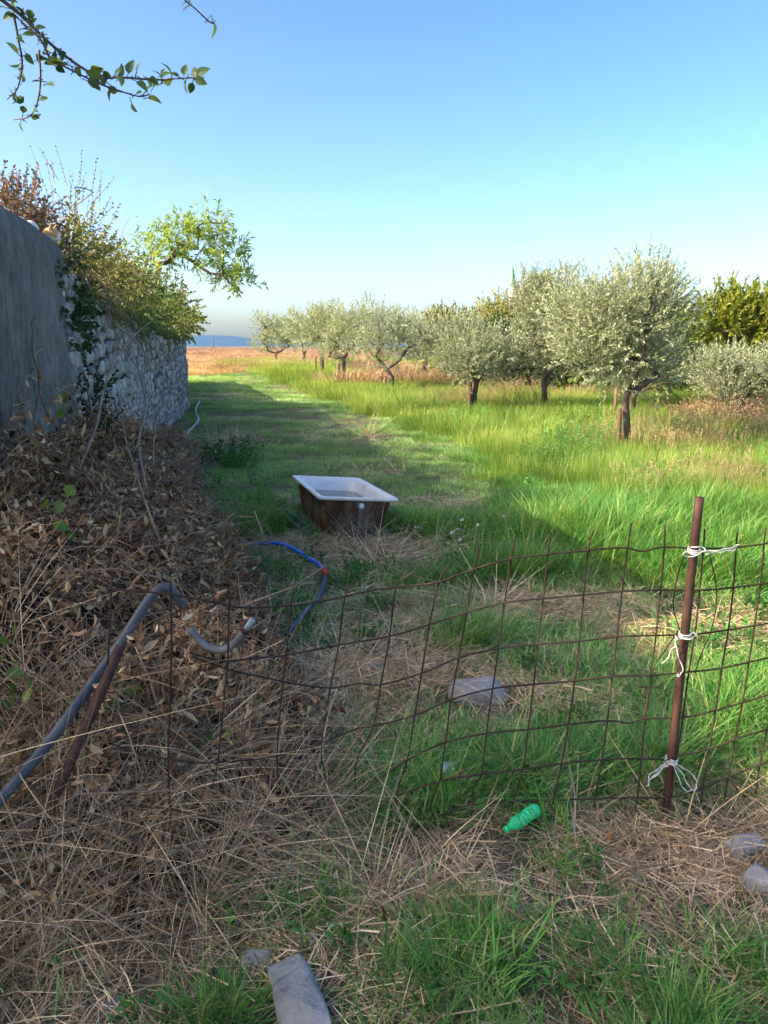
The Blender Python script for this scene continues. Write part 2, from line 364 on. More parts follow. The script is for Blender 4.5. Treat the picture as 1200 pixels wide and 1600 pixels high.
# ------------------------------------------------------------------ ground
def soil_material():
    m, nt, out = new_mat('ground soil'); L = nt.links
    g = N(nt, 'ShaderNodeNewGeometry')
    def nz(scale, det=6, rough=0.6):
        n = N(nt, 'ShaderNodeTexNoise'); n.inputs['Scale'].default_value = scale; n.inputs['Detail'].default_value = det; n.inputs['Roughness'].default_value = rough
        L.new(g.outputs['Position'], n.inputs['Vector']); return n.outputs['Fac']
    r1 = ramp(nt, [(0.3, (0.085, 0.066, 0.05)), (0.5, (0.17, 0.14, 0.105)), (0.7, (0.27, 0.225, 0.17))]); L.new(nz(9, 10, 0.7), r1.inputs[0])
    r2 = ramp(nt, [(0.35, (0.07, 0.095, 0.035)), (0.65, (0.16, 0.16, 0.07))]); L.new(nz(1.1), r2.inputs[0])
    at = N(nt, 'ShaderNodeAttribute', attribute_name='t')
    c = mixc(nt, r1.outputs[0], r2.outputs[0], at.outputs['Fac'])
    p = N(nt, 'ShaderNodeBsdfPrincipled'); p.inputs['Roughness'].default_value = 0.95; p.inputs['Specular IOR Level'].default_value = 0.1
    L.new(c, p.inputs['Base Color'])
    b = N(nt, 'ShaderNodeBump'); b.inputs['Strength'].default_value = 0.9; b.inputs['Distance'].default_value = 0.02
    L.new(nz(38, 10, 0.75), b.inputs['Height']); L.new(b.outputs[0], p.inputs['Normal']); L.new(p.outputs[0], out.inputs[0])
    return m
M['soil'] = soil_material()
def axis(a, b, step, grow, far):
    v = [0.0]; d = step
    while v[-1] < far:
        v.append(v[-1] + d)
        if v[-1] > b: d *= grow
    return np.array(v)
xp = axis(0, 3.0, 0.09, 1.1, 2600); xs = np.concatenate([-xp[::-1], xp[1:]])
yp = axis(0, 7, 0.09, 1.07, 2600); yn = axis(0, 1, 0.3, 1.25, 2600); ys = np.concatenate([-yn[::-1], yp[1:]])
XX, YY = np.meshgrid(xs, ys, indexing='xy')
ZZ = ground_z(XX, YY)
nx, ny = len(xs), len(ys)
ii = (np.arange(ny - 1)[:, None] * nx + np.arange(nx - 1)[None, :]).ravel()
GF = np.stack([ii, ii + 1, ii + nx + 1, ii + nx], axis=-1)
gt = np.where(YY < 2.4, 0.15, 0.75) * (1 - 0.9 * dryness(XX, YY)); gt = np.where(YY > 40, 0.55, gt)
gt = np.where((XX < shade_edge(YY) + 1.5) & (YY > 42), 0.1, gt)
ground = link('ground', np_mesh('ground', np.stack([XX, YY, ZZ], -1).reshape(-1, 3), GF, M['soil'], gt.ravel(), True))
tag(ground, 'dry soil and grass ground of the orchard', kind='structure')

# terrace of earth held back by the wall
tb = MB()
ty = np.linspace(3.3, 33.4, 60); tx = np.linspace(0, 1, 24)
TV = []
for y in ty:
    for q in tx:
        b = wallp(y, -0.3, 0); x = b[0] - 14 * q ** 1.5
        TV.append((x, b[1], 2.06 + 0.15 * (fbm(x * 0.8, y * 0.8, 40, 3) - 0.5) - (0.3 if y > 30 else 0)))
k = (np.arange(59)[:, None] * 24 + np.arange(23)[None, :]).ravel()
tb.add(np.array(TV), np.stack([k, k + 24, k + 25, k + 1], -1), 0.7)
e0 = np.array(TV[-24:]); low = e0.copy(); low[:, 2] = -0.2; low[:, 1] += 0.8
k = np.arange(23); tb.add(np.concatenate([e0, low]), np.stack([k, k + 1, k + 25, k + 24], -1), 0.6)
tag(tb.build('terrace', M['soil'], None, True), 'raised earth terrace behind the retaining wall', kind='structure')

# house out of the frame on the left, made up to shade the verge
def box(mb, x0, x1, y0, y1, z0, z1):
    V = np.array([(x, y, z) for x in (x0, x1) for y in (y0, y1) for z in (z0, z1)], dtype=float)
    mb.add(V, np.array([(0, 1, 3, 2), (4, 6, 7, 5), (0, 4, 5, 1), (2, 3, 7, 6), (0, 2, 6, 4), (1, 5, 7, 3)]))
hs = empty('shade_house', (-11.5, -2.6, 0)); tag(hs, 'pale made-up building outside the frame, added to shade the verge', 'shade_house')
mb = MB(); box(mb, -3.6, 3.6, -5.5, 5.2, -.2, 5.55); mb.build('wall', solid_mat('house render', [(0.5, 0.47, 0.42), (0.66, 0.63, 0.57)], 2, .9, .1), hs)
mb = MB(); mb.add(np.array([(-4, -5.9, 5.5), (4, -5.9, 5.5), (0, -5.9, 7.1), (-4, 5.6, 5.5), (4, 5.6, 5.5), (0, 5.6, 7.1)], dtype=float), np.array([(0, 2, 5, 3), (2, 1, 4, 5), (0, 3, 4, 1)])); mb.add(np.array([(-4, -5.9, 5.5), (4, -5.9, 5.5), (0, -5.9, 7.1), (-4, 5.6, 5.5), (4, 5.6, 5.5), (0, 5.6, 7.1)], dtype=float), np.array([(0, 1, 2), (3, 5, 4)]))
mb.build('roof', solid_mat('clay roof', [(0.25, 0.1, 0.06), (0.4, 0.18, 0.11)], 6, .9, .1), hs)
for y_ in (-3, 0, 3):
    mb = MB(); box(mb, 3.58, 3.64, y_ - .5, y_ + .5, 1.2, 2.6); wo = mb.build('window', solid_mat('window wood', [(0.2, 0.12, 0.07), (0.3, 0.2, 0.12)], 8, .7, .2), hs)
    mb = MB(); box(mb, 3.6, 3.65, y_ - .42, y_ + .42, 1.28, 2.52); mb.build('pane', solid_mat('window glass', [(0.02, 0.025, 0.03), (0.04, 0.05, 0.06)], 2, .1, .5, None, 0), wo)

# hills on the horizon
hm = solid_mat('hill haze blue', [(0.024, 0.07, 0.135), (0.03, 0.08, 0.15), (0.038, 0.09, 0.16)], 0.012, 0.95, 0.05, None, 0, 1)  # blue of the distant haze is put into the hill's own colour
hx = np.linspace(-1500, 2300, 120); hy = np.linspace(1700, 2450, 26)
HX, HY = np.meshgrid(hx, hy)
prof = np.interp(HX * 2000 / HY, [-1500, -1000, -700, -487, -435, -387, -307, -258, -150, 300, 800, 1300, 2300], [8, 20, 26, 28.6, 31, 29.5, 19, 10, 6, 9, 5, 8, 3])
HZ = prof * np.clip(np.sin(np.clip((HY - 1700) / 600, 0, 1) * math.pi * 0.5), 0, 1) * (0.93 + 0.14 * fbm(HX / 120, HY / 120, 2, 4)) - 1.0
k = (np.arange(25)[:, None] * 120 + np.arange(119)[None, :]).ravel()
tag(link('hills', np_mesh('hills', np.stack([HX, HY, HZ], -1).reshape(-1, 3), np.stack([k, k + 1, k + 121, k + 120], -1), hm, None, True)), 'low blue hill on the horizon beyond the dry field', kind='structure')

# ------------------------------------------------------------------ walls
def plaster_material():
    m, nt, out = new_mat('weathered cement render'); L = nt.links
    a = tex_noise(nt, 1.6, 10, 0.72, 'Object', (1, 1, 0.7), 0.8); b = tex_noise(nt, 16, 10, 0.75, 'Object', (1, 1, 0.6), 0.5); c = tex_noise(nt, 38, 8, 0.75, 'Object', (1, 1, 0.35), .4)
    r1 = ramp(nt, [(0.3, (0.16, 0.15, 0.135)), (0.5, (0.25, 0.237, 0.215)), (0.72, (0.40, 0.375, 0.335))]); L.new(a, r1.inputs[0])
    r2 = ramp(nt, [(0.36, (0.5, 0.5, 0.5)), (0.58, (1, 1, 1))]); L.new(b, r2.inputs[0])
    r3 = ramp(nt, [(0.56, (0, 0, 0)), (0.70, (1, 1, 1))]); L.new(c, r3.inputs[0])
    col = mixc(nt, r1.outputs[0], r2.outputs[0], 0.95, 'MULTIPLY'); col = mixc(nt, col, (0.3, 0.3, 0.28, 1), r3.outputs[0])
    p = N(nt, 'ShaderNodeBsdfPrincipled'); p.inputs['Roughness'].default_value = 0.95; p.inputs['Specular IOR Level'].default_value = 0.1
    L.new(col, p.inputs['Base Color'])
    bp = N(nt, 'ShaderNodeBump'); bp.inputs['Strength'].default_value = 0.8; bp.inputs['Distance'].default_value = 0.07
    L.new(b, bp.inputs['Height']); L.new(bp.outputs[0], p.inputs['Normal']); L.new(p.outputs[0], out.inputs[0])
    return m
M['plaster'] = plaster_material()
pw = MB()
sy = np.linspace(3.2, 5.75, 90); prof = [(0.0, -0.2), (0.0, 0.5), (0.0, 1.0), (0.0, 1.4), (0.0, 1.8), (0.0, 2.1), (0.0, 2.24), (-0.02, 2.30), (-0.12, 2.33), (-0.25, 2.32), (-0.36, 2.28), (-0.36, 1.0), (-0.36, -0.2)]
PV = []
for y in sy:
    for i, (o, z) in enumerate(prof):
        w = 0.05 * (fbm(y * 1.5, z * 1.5, 50, 4) - 0.5) if i < 7 else 0
        zz = z + (0.07 * (fbm(y * 1.3, 0.3, 51, 4) - 0.5) if z > 2.2 else 0)
        PV.append(wallp(y, o + 0.03 + w, zz))
PV = np.array(PV); n = len(prof)
k = (np.arange(89)[:, None] * n + np.arange(n - 1)[None, :]).ravel()
pw.add(PV, np.stack([k, k + 1, k + n + 1, k + n], -1))
endc = PV[:n].mean(0); pw.add(np.concatenate([PV[:n], [endc]]), np.stack([(np.arange(n) + 1) % n, np.arange(n), np.full(n, n)], -1))
RV = []                                             # the return of the wall, running off to the left
for q_ in np.linspace(0, 1, 40):
    for i, (o, z) in enumerate(prof): RV.append(wallp(3.2, -.3, 0) * np.array([1, 1, 0]) + np.array([.33 - 6.8 * q_, -.02 + (-o if i > 6 else -.04 * fbm(q_ * 9, z * 1.5, 52, 3)), z]))
k = (np.arange(39)[:, None] * n + np.arange(n - 1)[None, :]).ravel(); pw.add(np.array(RV), np.stack([k, k + n, k + n + 1, k + 1], -1))
endc = PV[-n:].mean(0); pw.add(np.concatenate([PV[-n:], [endc]]), np.stack([np.arange(n), (np.arange(n) + 1) % n, np.full(n, n)], -1))
plaster = pw.build('rendered_wall', M['plaster'], None, True)
tag(plaster, 'dark grey cement rendered wall section below the peeking cat', 'wall')

# rubble stone wall: each near stone its own piece
def stone_material():
    m, nt, out = new_mat('limestone rubble'); L = nt.links
    g = N(nt, 'ShaderNodeNewGeometry'); oi = N(nt, 'ShaderNodeObjectInfo'); at = N(nt, 'ShaderNodeAttribute', attribute_name='t')
    def nz(scale, det=7, rough=0.65):
        q = N(nt, 'ShaderNodeTexNoise'); q.inputs['Scale'].default_value = scale; q.inputs['Detail'].default_value = det; q.inputs['Roughness'].default_value = rough
        L.new(g.outputs['Position'], q.inputs['Vector']); return q.outputs['Fac']
    r1 = ramp(nt, [(0.28, (0.2, 0.195, 0.185)), (0.42, (0.42, 0.41, 0.39)), (0.6, (0.6, 0.585, 0.55)), (0.75, (0.7, 0.68, 0.64))]); L.new(nz(7), r1.inputs[0])
    sm = N(nt, 'ShaderNodeMath', operation='ADD'); L.new(oi.outputs['Random'], sm.inputs[0]); L.new(at.outputs['Fac'], sm.inputs[1])
    fr = N(nt, 'ShaderNodeMath', operation='FRACT'); L.new(sm.outputs[0], fr.inputs[0])
    r2 = ramp(nt, [(0.0, (0.42, 0.42, 0.43)), (0.4, (0.85, 0.84, 0.82)), (0.75, (1.1, 1.06, 1.0)), (1.0, (0.62, 0.55, 0.48))]); L.new(fr.outputs[0], r2.inputs[0])
    col = mixc(nt, r1.outputs[0], r2.outputs[0], 1.0, 'MULTIPLY')
    p = N(nt, 'ShaderNodeBsdfPrincipled'); p.inputs['Roughness'].default_value = 0.92; p.inputs['Specular IOR Level'].default_value = 0.12
    L.new(col, p.inputs['Base Color'])
    b = N(nt, 'ShaderNodeBump'); b.inputs['Strength'].default_value = 0.9; b.inputs['Distance'].default_value = 0.03
    L.new(nz(22), b.inputs['Height']); L.new(b.outputs[0], p.inputs['Normal']); L.new(p.outputs[0], out.inputs[0])
    return m
M['stone'] = stone_material()
rng = np.random.default_rng(11)
variants = []
for v in range(14):
    kk = 8; th = np.linspace(0, 2 * math.pi, kk, endpoint=False) + .39 + rng.uniform(-0.25, 0.25, kk)
    sq = 0.5 / np.maximum(np.abs(np.cos(th)), np.abs(np.sin(th))); rr = (0.95 * sq + 0.05 * 0.5) * rng.uniform(0.82, 1.02, kk)
    ring = np.stack([rr * np.cos(th), rr * np.sin(th)], -1)
    tilt = rng.uniform(-0.3, 0.3, 2)
    def lay(s, d): return np.stack([ring[:, 0] * s, np.full(kk, d) + tilt[0] * ring[:, 0] + tilt[1] * ring[:, 1] + rng.uniform(-0.07, 0.07, kk), ring[:, 1] * s], -1)
    V = np.concatenate([lay(1.0, -0.6), lay(1.03, 0.28), lay(0.97, 0.43), lay(0.55, 0.47), [[rng.uniform(-.15, .15), 0.46 + rng.uniform(-0.1, 0.1), rng.uniform(-.15, .15)]]])
    F4 = []
    for l in range(3):
        for j in range(kk): F4.append((l * kk + j, l * kk + (j + 1) % kk, (l + 1) * kk + (j + 1) % kk, (l + 1) * kk + j))
    F3 = [(3 * kk + j, 3 * kk + (j + 1) % kk, 4 * kk) for j in range(kk)]
    variants.append((V, np.array(F4), np.array(F3)))
def wall_top(Y): return 2.16 - 0.014 * max(0, Y - 6)
stones = []
for seg, (ya, yb, hmin, hmax) in enumerate([(5.72, 13, 0.07, 0.16), (13, 20.6, 0.08, 0.18)]):
    z = -0.05
    while z < 2.2:
        h = rng.uniform(hmin, hmax); u = ya - 0.1
        while u < yb:
            w = h * rng.uniform(0.9, 2.6); zz = z + h / 2 + 0.06 * math.sin(u * 1.3 + z * 2) + rng.uniform(-0.015, 0.015)
            hh = h * rng.uniform(0.85, 1.08)
            if rng.uniform() < 0.22 and h > 0.12:        # a pair of thin stones in one place
                for dz in (-0.26, 0.26): stones.append((u + w / 2, zz + dz * h, w * 1.05, hh * 0.56, rng.uniform(-0.012, 0.016), rng.uniform(-0.1, 0.1), int(rng.integers(14))))
            else:
                stones.append((u + w / 2, zz, w * 1.05, hh * 1.1, rng.uniform(-0.012, 0.016), rng.uniform(-0.14, 0.14), int(rng.integers(14))))
            u += w
        z += h
stones = [s for s in stones if s[1] + s[3] / 2 < wall_top(s[0]) + 0.04]
cw = MB()
cy_ = np.linspace(5.7, 33.3, 80); CV = []
for y in cy_:
    t_ = wall_top(y)
    for o, z in ((-0.05, -0.2), (-0.05, t_ - 0.03), (-0.12, t_), (-0.5, t_ - 0.02), (-0.5, -0.2)): CV.append(wallp(y, o, z))
k = (np.arange(79)[:, None] * 5 + np.arange(4)[None, :]).ravel()
cw.add(np.array(CV), np.stack([k, k + 1, k + 6, k + 5], -1)); cw.add(np.array(CV[-5:]), np.array([[0, 1, 2], [0, 2, 3], [0, 3, 4]]))
swall = cw.build('stone_wall', M['core'])
tag(swall, 'pale grey rubble stone retaining wall with plants hanging over its top', 'wall')
def stone_matrix(s):
    u, z, w, h, off, rot, v = s
    d = 0.075
    base = wallp(u, off, z)
    Rm = np.array([[-U[0], NW[0], 0], [-U[1], NW[1], 0], [0, 0, 1.0]])
    ca, sa = math.cos(rot), math.sin(rot)
    Ry = np.array([[ca, 0, sa], [0, 1, 0], [-sa, 0, ca]])
    A = Rm @ Ry @ np.diag([w, d, h])
    return A, base
def px_size(s): return s[2] * s[3] / (s[0] ** 2) * min(1.0, 2.0 / s[0] + 0.1)
vis = lambda s: s[1] > float(heap_h(float(WX(s[0])) + 0.05, s[0])) - 0.05
order = sorted(range(len(stones)), key=lambda i: -(px_size(stones[i]) if vis(stones[i]) else 0))
vm = [np_mesh('stone', V, [F3, F4], M['stone'], np.full(len(V), 0.5)) for V, F4, F3 in variants]
rest = MB()
for r_, i in enumerate(order):
    A, b = stone_matrix(stones[i]); v = stones[i][6]
    if r_ < 300:
        o = link('stone', vm[v], swall)
        o.matrix_world = Matrix([list(A[0]) + [b[0]], list(A[1]) + [b[1]], list(A[2]) + [b[2]], [0, 0, 0, 1]])
    else:
        V, F4, F3 = variants[v]; n0 = rest.n
        rest.add(V @ A.T + b, F4, rng.uniform()); rest.T3.append((F3 + n0).astype(np.int32))
tag(rest.build('stones', M['stone'], swall), kind='stuff')
# ------------------------------------------------------------------ scattering
def scatter(name, pts, rotz, tilt, scl, idx, protos, parent=None, merge=False):
    """one object: meshes of the list set out on points (position, turn, tilt, scale x/y/z)"""
    n = len(pts)
    pc = bpy.data.collections.new(name + '_kinds')
    for i, pm in enumerate(protos):
        pc.objects.link(bpy.data.objects.new('%s_kind_%02d' % (name, i), pm))
    me = bpy.data.meshes.new(name)
    me.vertices.add(n); me.vertices.foreach_set('co', np.asarray(pts, dtype=np.float32).ravel())
    rot = np.zeros((n, 3), dtype=np.float32); rot[:, 2] = rotz
    rot[:, 0] = tilt[:, 0]; rot[:, 1] = tilt[:, 1]
    a = me.attributes.new('rot', 'FLOAT_VECTOR', 'POINT'); a.data.foreach_set('vector', rot.ravel())
    a = me.attributes.new('scl', 'FLOAT_VECTOR', 'POINT'); a.data.foreach_set('vector', np.asarray(scl, dtype=np.float32).ravel())
    a = me.attributes.new('idx', 'INT', 'POINT'); a.data.foreach_set('value', np.asarray(idx, dtype=np.int32))
    a = me.attributes.new('rnd', 'FLOAT', 'POINT'); a.data.foreach_set('value', np.random.default_rng(n).uniform(0, 1, n).astype(np.float32))
    me.update()
    o = link(name, me, parent)
    ng = bpy.data.node_groups.new(name + '_scatter', 'GeometryNodeTree')
    ng.interface.new_socket('Geometry', in_out='INPUT', socket_type='NodeSocketGeometry')
    ng.interface.new_socket('Geometry', in_out='OUTPUT', socket_type='NodeSocketGeometry')
    gi = ng.nodes.new('NodeGroupInput'); go = ng.nodes.new('NodeGroupOutput')
    ci = ng.nodes.new('GeometryNodeCollectionInfo'); ci.inputs['Collection'].default_value = pc
    ci.inputs['Separate Children'].default_value = True; ci.inputs['Reset Children'].default_value = True
    ip = ng.nodes.new('GeometryNodeInstanceOnPoints'); ip.inputs['Pick Instance'].default_value = True
    def na(nm, ty):
        x = ng.nodes.new('GeometryNodeInputNamedAttribute'); x.data_type = ty; x.inputs['Name'].default_value = nm; return x.outputs['Attribute']
    ng.links.new(gi.outputs[0], ip.inputs['Points']); ng.links.new(ci.outputs[0], ip.inputs['Instance'])
    ng.links.new(na('idx', 'INT'), ip.inputs['Instance Index'])
    er = ng.nodes.new('FunctionNodeEulerToRotation'); ng.links.new(na('rot', 'FLOAT_VECTOR'), er.inputs[0]); ng.links.new(er.outputs[0], ip.inputs['Rotation'])
    ng.links.new(na('scl', 'FLOAT_VECTOR'), ip.inputs['Scale']); 
    if merge:
        rz = ng.nodes.new('GeometryNodeRealizeInstances'); ng.links.new(ip.outputs[0], rz.inputs[0]); ng.links.new(rz.outputs[0], go.inputs[0])
    else: ng.links.new(ip.outputs[0], go.inputs[0])
    md = o.modifiers.new('scatter', 'NODES'); md.node_group = ng
    return o

def tuft(seed, n, h0, h1, w, spread, lean, curve, mat, seg=3, tlo=0.0, thi=1.0, hcurve=0.35):
    r = np.random.default_rng(seed); mb = MB()
    ang = r.uniform(0, 2 * math.pi, n); rad = spread * np.sqrt(r.uniform(0, 1, n))
    for i in range(n):
        b = np.array([rad[i] * math.cos(ang[i]), rad[i] * math.sin(ang[i]), -0.01])
        az = ang[i] + r.normal() * 0.9; d = np.array([math.cos(az), math.sin(az), 0]); sd = np.array([-d[1], d[0], 0])
        h = r.uniform(h0, h1); le = abs(r.normal()) * lean; cu = r.uniform(0.3, 1.3) * curve; ww = w * r.uniform(0.6, 1.3)
        s = np.linspace(0, 1, seg + 1)
        c = b + d * ((le * s + cu * s ** 2) * h)[:, None] + np.array([0, 0, 1.0]) * ((s - hcurve * cu * s ** 2.2) * h)[:, None]
        wd = ww * (1 - s ** 1.8) * 0.5; wd[0] *= 0.7
        V = np.empty((2 * seg + 1, 3)); V[0::2][:seg] = c[:-1] - sd * wd[:-1, None]; V[1::2][:seg] = c[:-1] + sd * wd[:-1, None]; V[-1] = c[-1]
        t = r.uniform(tlo, thi)
        q = [(2 * j, 2 * j + 1, 2 * j + 3, 2 * j + 2) for j in range(seg - 1)]; n0 = mb.n
        mb.add(V, np.array(q, dtype=np.int32).reshape(-1, 4), t); mb.T3.append(np.array([[2 * seg - 2, 2 * seg - 1, 2 * seg]], dtype=np.int32) + n0)
    return mb.mesh('tuft', mat)

def litter(seed, n, l0, l1, w, spread, mat, z=0.03, tlo=0, thi=1):
    r = np.random.default_rng(seed); mb = MB()
    for i in range(n):
        a = r.uniform(0, 2 * math.pi); rad = spread * math.sqrt(r.uniform()); az = r.uniform(0, 2 * math.pi); l = r.uniform(l0, l1)
        b = np.array([rad * math.cos(a), rad * math.sin(a), r.uniform(0, z)]); d = np.array([math.cos(az), math.sin(az), r.normal() * 0.18]); sd = np.array([-d[1], d[0], 0]); bend = r.normal() * 0.25
        s = np.linspace(-0.5, 0.5, 3); c = b + d * (l * s)[:, None] + sd * (bend * l * s * s)[:, None] + np.array([0, 0, 1]) * (0.12 * l * (0.25 - s * s))[:, None]
        wd = w * r.uniform(0.5, 1.3) * 0.5; e = sd * 0.8 + np.array([0, 0, r.uniform(-0.6, 0.6)])
        V = np.empty((6, 3)); V[0::2] = c - e * wd; V[1::2] = c + e * wd
        mb.add(V, np.array([(0, 1, 3, 2), (2, 3, 5, 4)]), r.uniform(tlo, thi))
    return mb.mesh('litter', mat)

def stalks(seed, n, h0, h1, spread, mat_s):
    """tall thin grass stems with feathery seed heads"""
    r = np.random.default_rng(seed); mb = MB()
    for i in range(n):
        a = r.uniform(0, 2 * math.pi); rad = spread * math.sqrt(r.uniform()); h = r.uniform(h0, h1); az = r.uniform(0, 2 * math.pi); le = r.uniform(0.05, 0.35)
        b = np.array([rad * math.cos(a), rad * math.sin(a), 0]); d = np.array([math.cos(az), math.sin(az), 0])
        s = np.linspace(0, 1, 4); c = b + d * (le * h * s ** 2)[:, None] + np.array([0, 0, 1.0]) * (h * s)[:, None]
        t = r.uniform(0, 1)
        V, F, _ = tube_arrays(c, [0.0022, 0.002, 0.0017, 0.001], 3, False); mb.add(V, F, t)
        nl = 12; q = r.uniform(0.72, 1.0, nl)
        P = b + d * (le * h * q ** 2)[:, None] + np.array([0, 0, 1.0]) * (h * q)[:, None]
        D = norm(rand_dir(r, nl) * 0.8 + np.array([0, 0, 0.9]) + d * 0.3)
        V, F, k = leaves_arrays(P, D, rand_dir(r, nl), r.uniform(0.018, 0.045, nl), r.uniform(0.006, 0.012, nl))
        mb.add(V, F, np.repeat(np.clip(t + r.normal(size=nl) * 0.2, 0, 1), k))
    return mb.mesh('stalks', mat_s)

def weed_proto(seed, n, h0, h1, spread, ll, lw, mat, nl=9, round_=False, ang=1.0):
    r = np.random.default_rng(seed); mb = MB()
    a = r.uniform(0, 2 * math.pi, n); rad = spread * np.sqrt(r.uniform(0, 1, n))
    B = np.stack([rad * np.cos(a), rad * np.sin(a), np.zeros(n)], -1)
    D = norm(np.stack([np.cos(a) * 0.5 * rad / spread, np.sin(a) * 0.5 * rad / spread, np.ones(n)], -1) + r.normal(size=(n, 3)) * 0.15)
    shoots(mb, r, B, D, r.uniform(h0, h1, n), nl, ll, lw, ang, 0.0, round_, twig=mb, twig_r=0.0015)
    return mb.mesh('weed', mat)

def region(rng, n, y0, y1, xmin, xmax, power=1.6):
    """points thinning out with distance; xmin/xmax are functions of Y"""
    u = rng.uniform(0, 1, n)
    e = 1 - power
    Y = (y0 ** (e + 1) + u * (y1 ** (e + 1) - y0 ** (e + 1))) ** (1 / (e + 1)) if abs(e + 1) > 1e-3 else y0 * (y1 / y0) ** u
    a = xmin(Y); b = xmax(Y)
    X = a + (b - a) * rng.uniform(0, 1, n)
    return X, Y

def place(name, rng, X, Y, keep, sxy, sz, protos, tilt=0.15, zoff=0.0, z=None, parent=None, merge=True):
    X = X[keep]; Y = Y[keep]; n = len(X)
    sx = np.broadcast_to(sxy if np.isscalar(sxy) else np.asarray(sxy)[keep], (n,)); s3 = np.broadcast_to(sz if np.isscalar(sz) else np.asarray(sz)[keep], (n,))
    j = rng.uniform(0.75, 1.3, n)
    zz = (ground_z(X, Y) if z is None else z[keep]) + zoff
    return scatter(name, np.stack([X, Y, zz], -1), rng.uniform(0, 2 * math.pi, n), rng.normal(size=(n, 2)) * tilt, np.stack([sx * j, sx * j, s3 * j * rng.uniform(0.8, 1.2, n)], -1), rng.integers(0, len(protos), n), protos, parent, merge)

view_l = lambda Y: -0.62 * Y - 1.2
view_r = lambda Y: 0.62 * Y + 1.2
def in_heap(X, Y): return (heap_h(X, Y) > 0.06) | (X < WX(Y) + 0.05) & (Y < 33.4)


def tiles(rng, bands, xmin, xmax, ok):
    """jittered rows of grass mats, larger ones farther off: returns X, Y, spacing"""
    XS, YS, SS = [], [], []
    for y0, y1, s in bands:
        for y in np.arange(y0, y1, s):
            a, b = float(xmin(y)), float(xmax(y))
            x = np.arange(a, b, s); n = len(x)
            if not n: continue
            XS.append(x + rng.uniform(-.35, .35, n) * s); YS.append(np.full(n, y) + rng.uniform(-.35, .35, n) * s); SS.append(np.full(n, s))
    X = np.concatenate(XS); Y = np.concatenate(YS); S = np.concatenate(SS)
    k = ok(X, Y); return X[k], Y[k], S[k]
def lay(name, rng, X, Y, S, sz, protos, idx=None, tilt=0.03):
    n = len(X); j = S * rng.uniform(0.95, 1.2, n)
    return scatter(name, np.stack([X, Y, ground_z(X, Y) - .01], -1), rng.uniform(0, 6.283, n), rng.normal(size=(n, 2)) * tilt, np.stack([j, j, np.broadcast_to(sz, (n,)) * rng.uniform(.85, 1.2, n)], -1), rng.integers(0, len(protos), n) if idx is None else idx, protos)

rng = np.random.default_rng(2)
P_lawn = [tuft(100 + i, 28, 0.03, 0.085, 0.0048, 0.08, 0.45, 0.5, M['lawn'], 2) for i in range(6)]
P_lush = [tuft(120 + i, 36, 0.12, 0.32, 0.0065, 0.07, 0.28, 0.55, M['grass'], 3) for i in range(6)]
P_mid = [tuft(140 + i, 40, 0.08, 0.2, 0.0055, 0.08, 0.35, 0.6, M['grass'], 3) for i in range(6)]
P_straw = [litter(200 + i, 40, 0.05, 0.2, 0.0028, 0.12, M['straw'], 0.03) for i in range(6)]
P_dtuft = [tuft(220 + i, 30, 0.08, 0.28, 0.0032, 0.07, 0.6, 1.1, M['straw'], 4, hcurve=0.5) for i in range(6)]
# mats for the farther ground, unit radius .62, laid side by side
T_lawn = [tuft(400 + i, 900, 0.03, 0.10, 0.010, 0.66, 0.45, 0.5, M['lawn'], 2) for i in range(4)]
T_dry = [tuft(410 + i, 900, 0.02, 0.075, 0.010, 0.66, 0.7, 0.6, M['lawn'], 2, .5, 1.15) for i in range(2)] + [tuft(415, 700, 0.02, 0.06, 0.009, 0.66, 0.8, 0.6, M['straw'], 2, .1, .8)]
T_lush = [tuft(420 + i, 620, 0.1, 0.32, 0.012, 0.66, 0.3, 0.55, M['grass'], 3) for i in range(4)]
T_mead = [tuft(430 + i, 560, 0.15, 0.5, 0.011, 0.66, 0.24, 0.4, M['meadow'], 3) for i in range(5)]
T_stalk = [stalks(440 + i, 110, 0.3, 0.8, 0.66, M['seed']) for i in range(4)]
T_weed = [weed_proto(470 + i, 46, .2, .55, .5, .05, .016, M['weed'], 12) for i in range(3)]
T_field = [tuft(450 + i, 520, 0.3, 0.7, 0.016, 0.66, 0.2, 0.3, M['dryfield'], 2) for i in range(3)]
T_rfield = [tuft(460 + i, 420, 0.4, 0.9, 0.02, 0.66, 0.25, 0.2, M['redfield'], 2) for i in range(3)]

# short grass over the shaded orchard floor: single tufts near, mats farther off
X, Y = region(rng, 12500, 1.35, 7.2, view_l, view_r, 0.9)
dr = dryness(X, Y); front = Y < 2.38
keep = off_stones(X, Y) & ~in_heap(X, Y) & (rng.uniform(0, 1, len(X)) > np.where(front, 0.93 + 0.4 * dr, 0.9 * dr))
g = place('short_grass', rng, X, Y, keep, np.clip(0.8 + Y / 9.0, 1, 7), np.clip(0.9 + Y / 22.0, 1, 3.0), P_lawn)
tag(g, 'short green grass on the shaded ground near the fence', 'grass', kind='stuff')
X, Y, S = tiles(rng, [(6.9, 12, .42), (12, 22, .6), (22, 45, 1.1)], view_l, view_r, lambda X, Y: ~in_heap(X, Y) & (X < shade_edge(Y) + 2.5) & ~((X < shade_edge(Y) + 0.5) & (Y > 41)))
dr = dryness(X, Y); drym = rng.uniform(0, 1, len(X)) < dr * 1.1 - .1
g = lay('lawn_grass', rng, X, Y, S, np.clip(.62 + Y / 50, .7, 1.3), T_lawn + T_dry, np.where(drym, 4 + rng.integers(0, 3, len(X)), rng.integers(0, 4, len(X))))
tag(g, 'mown looking grass path running between wall and olives', 'grass', kind='stuff')
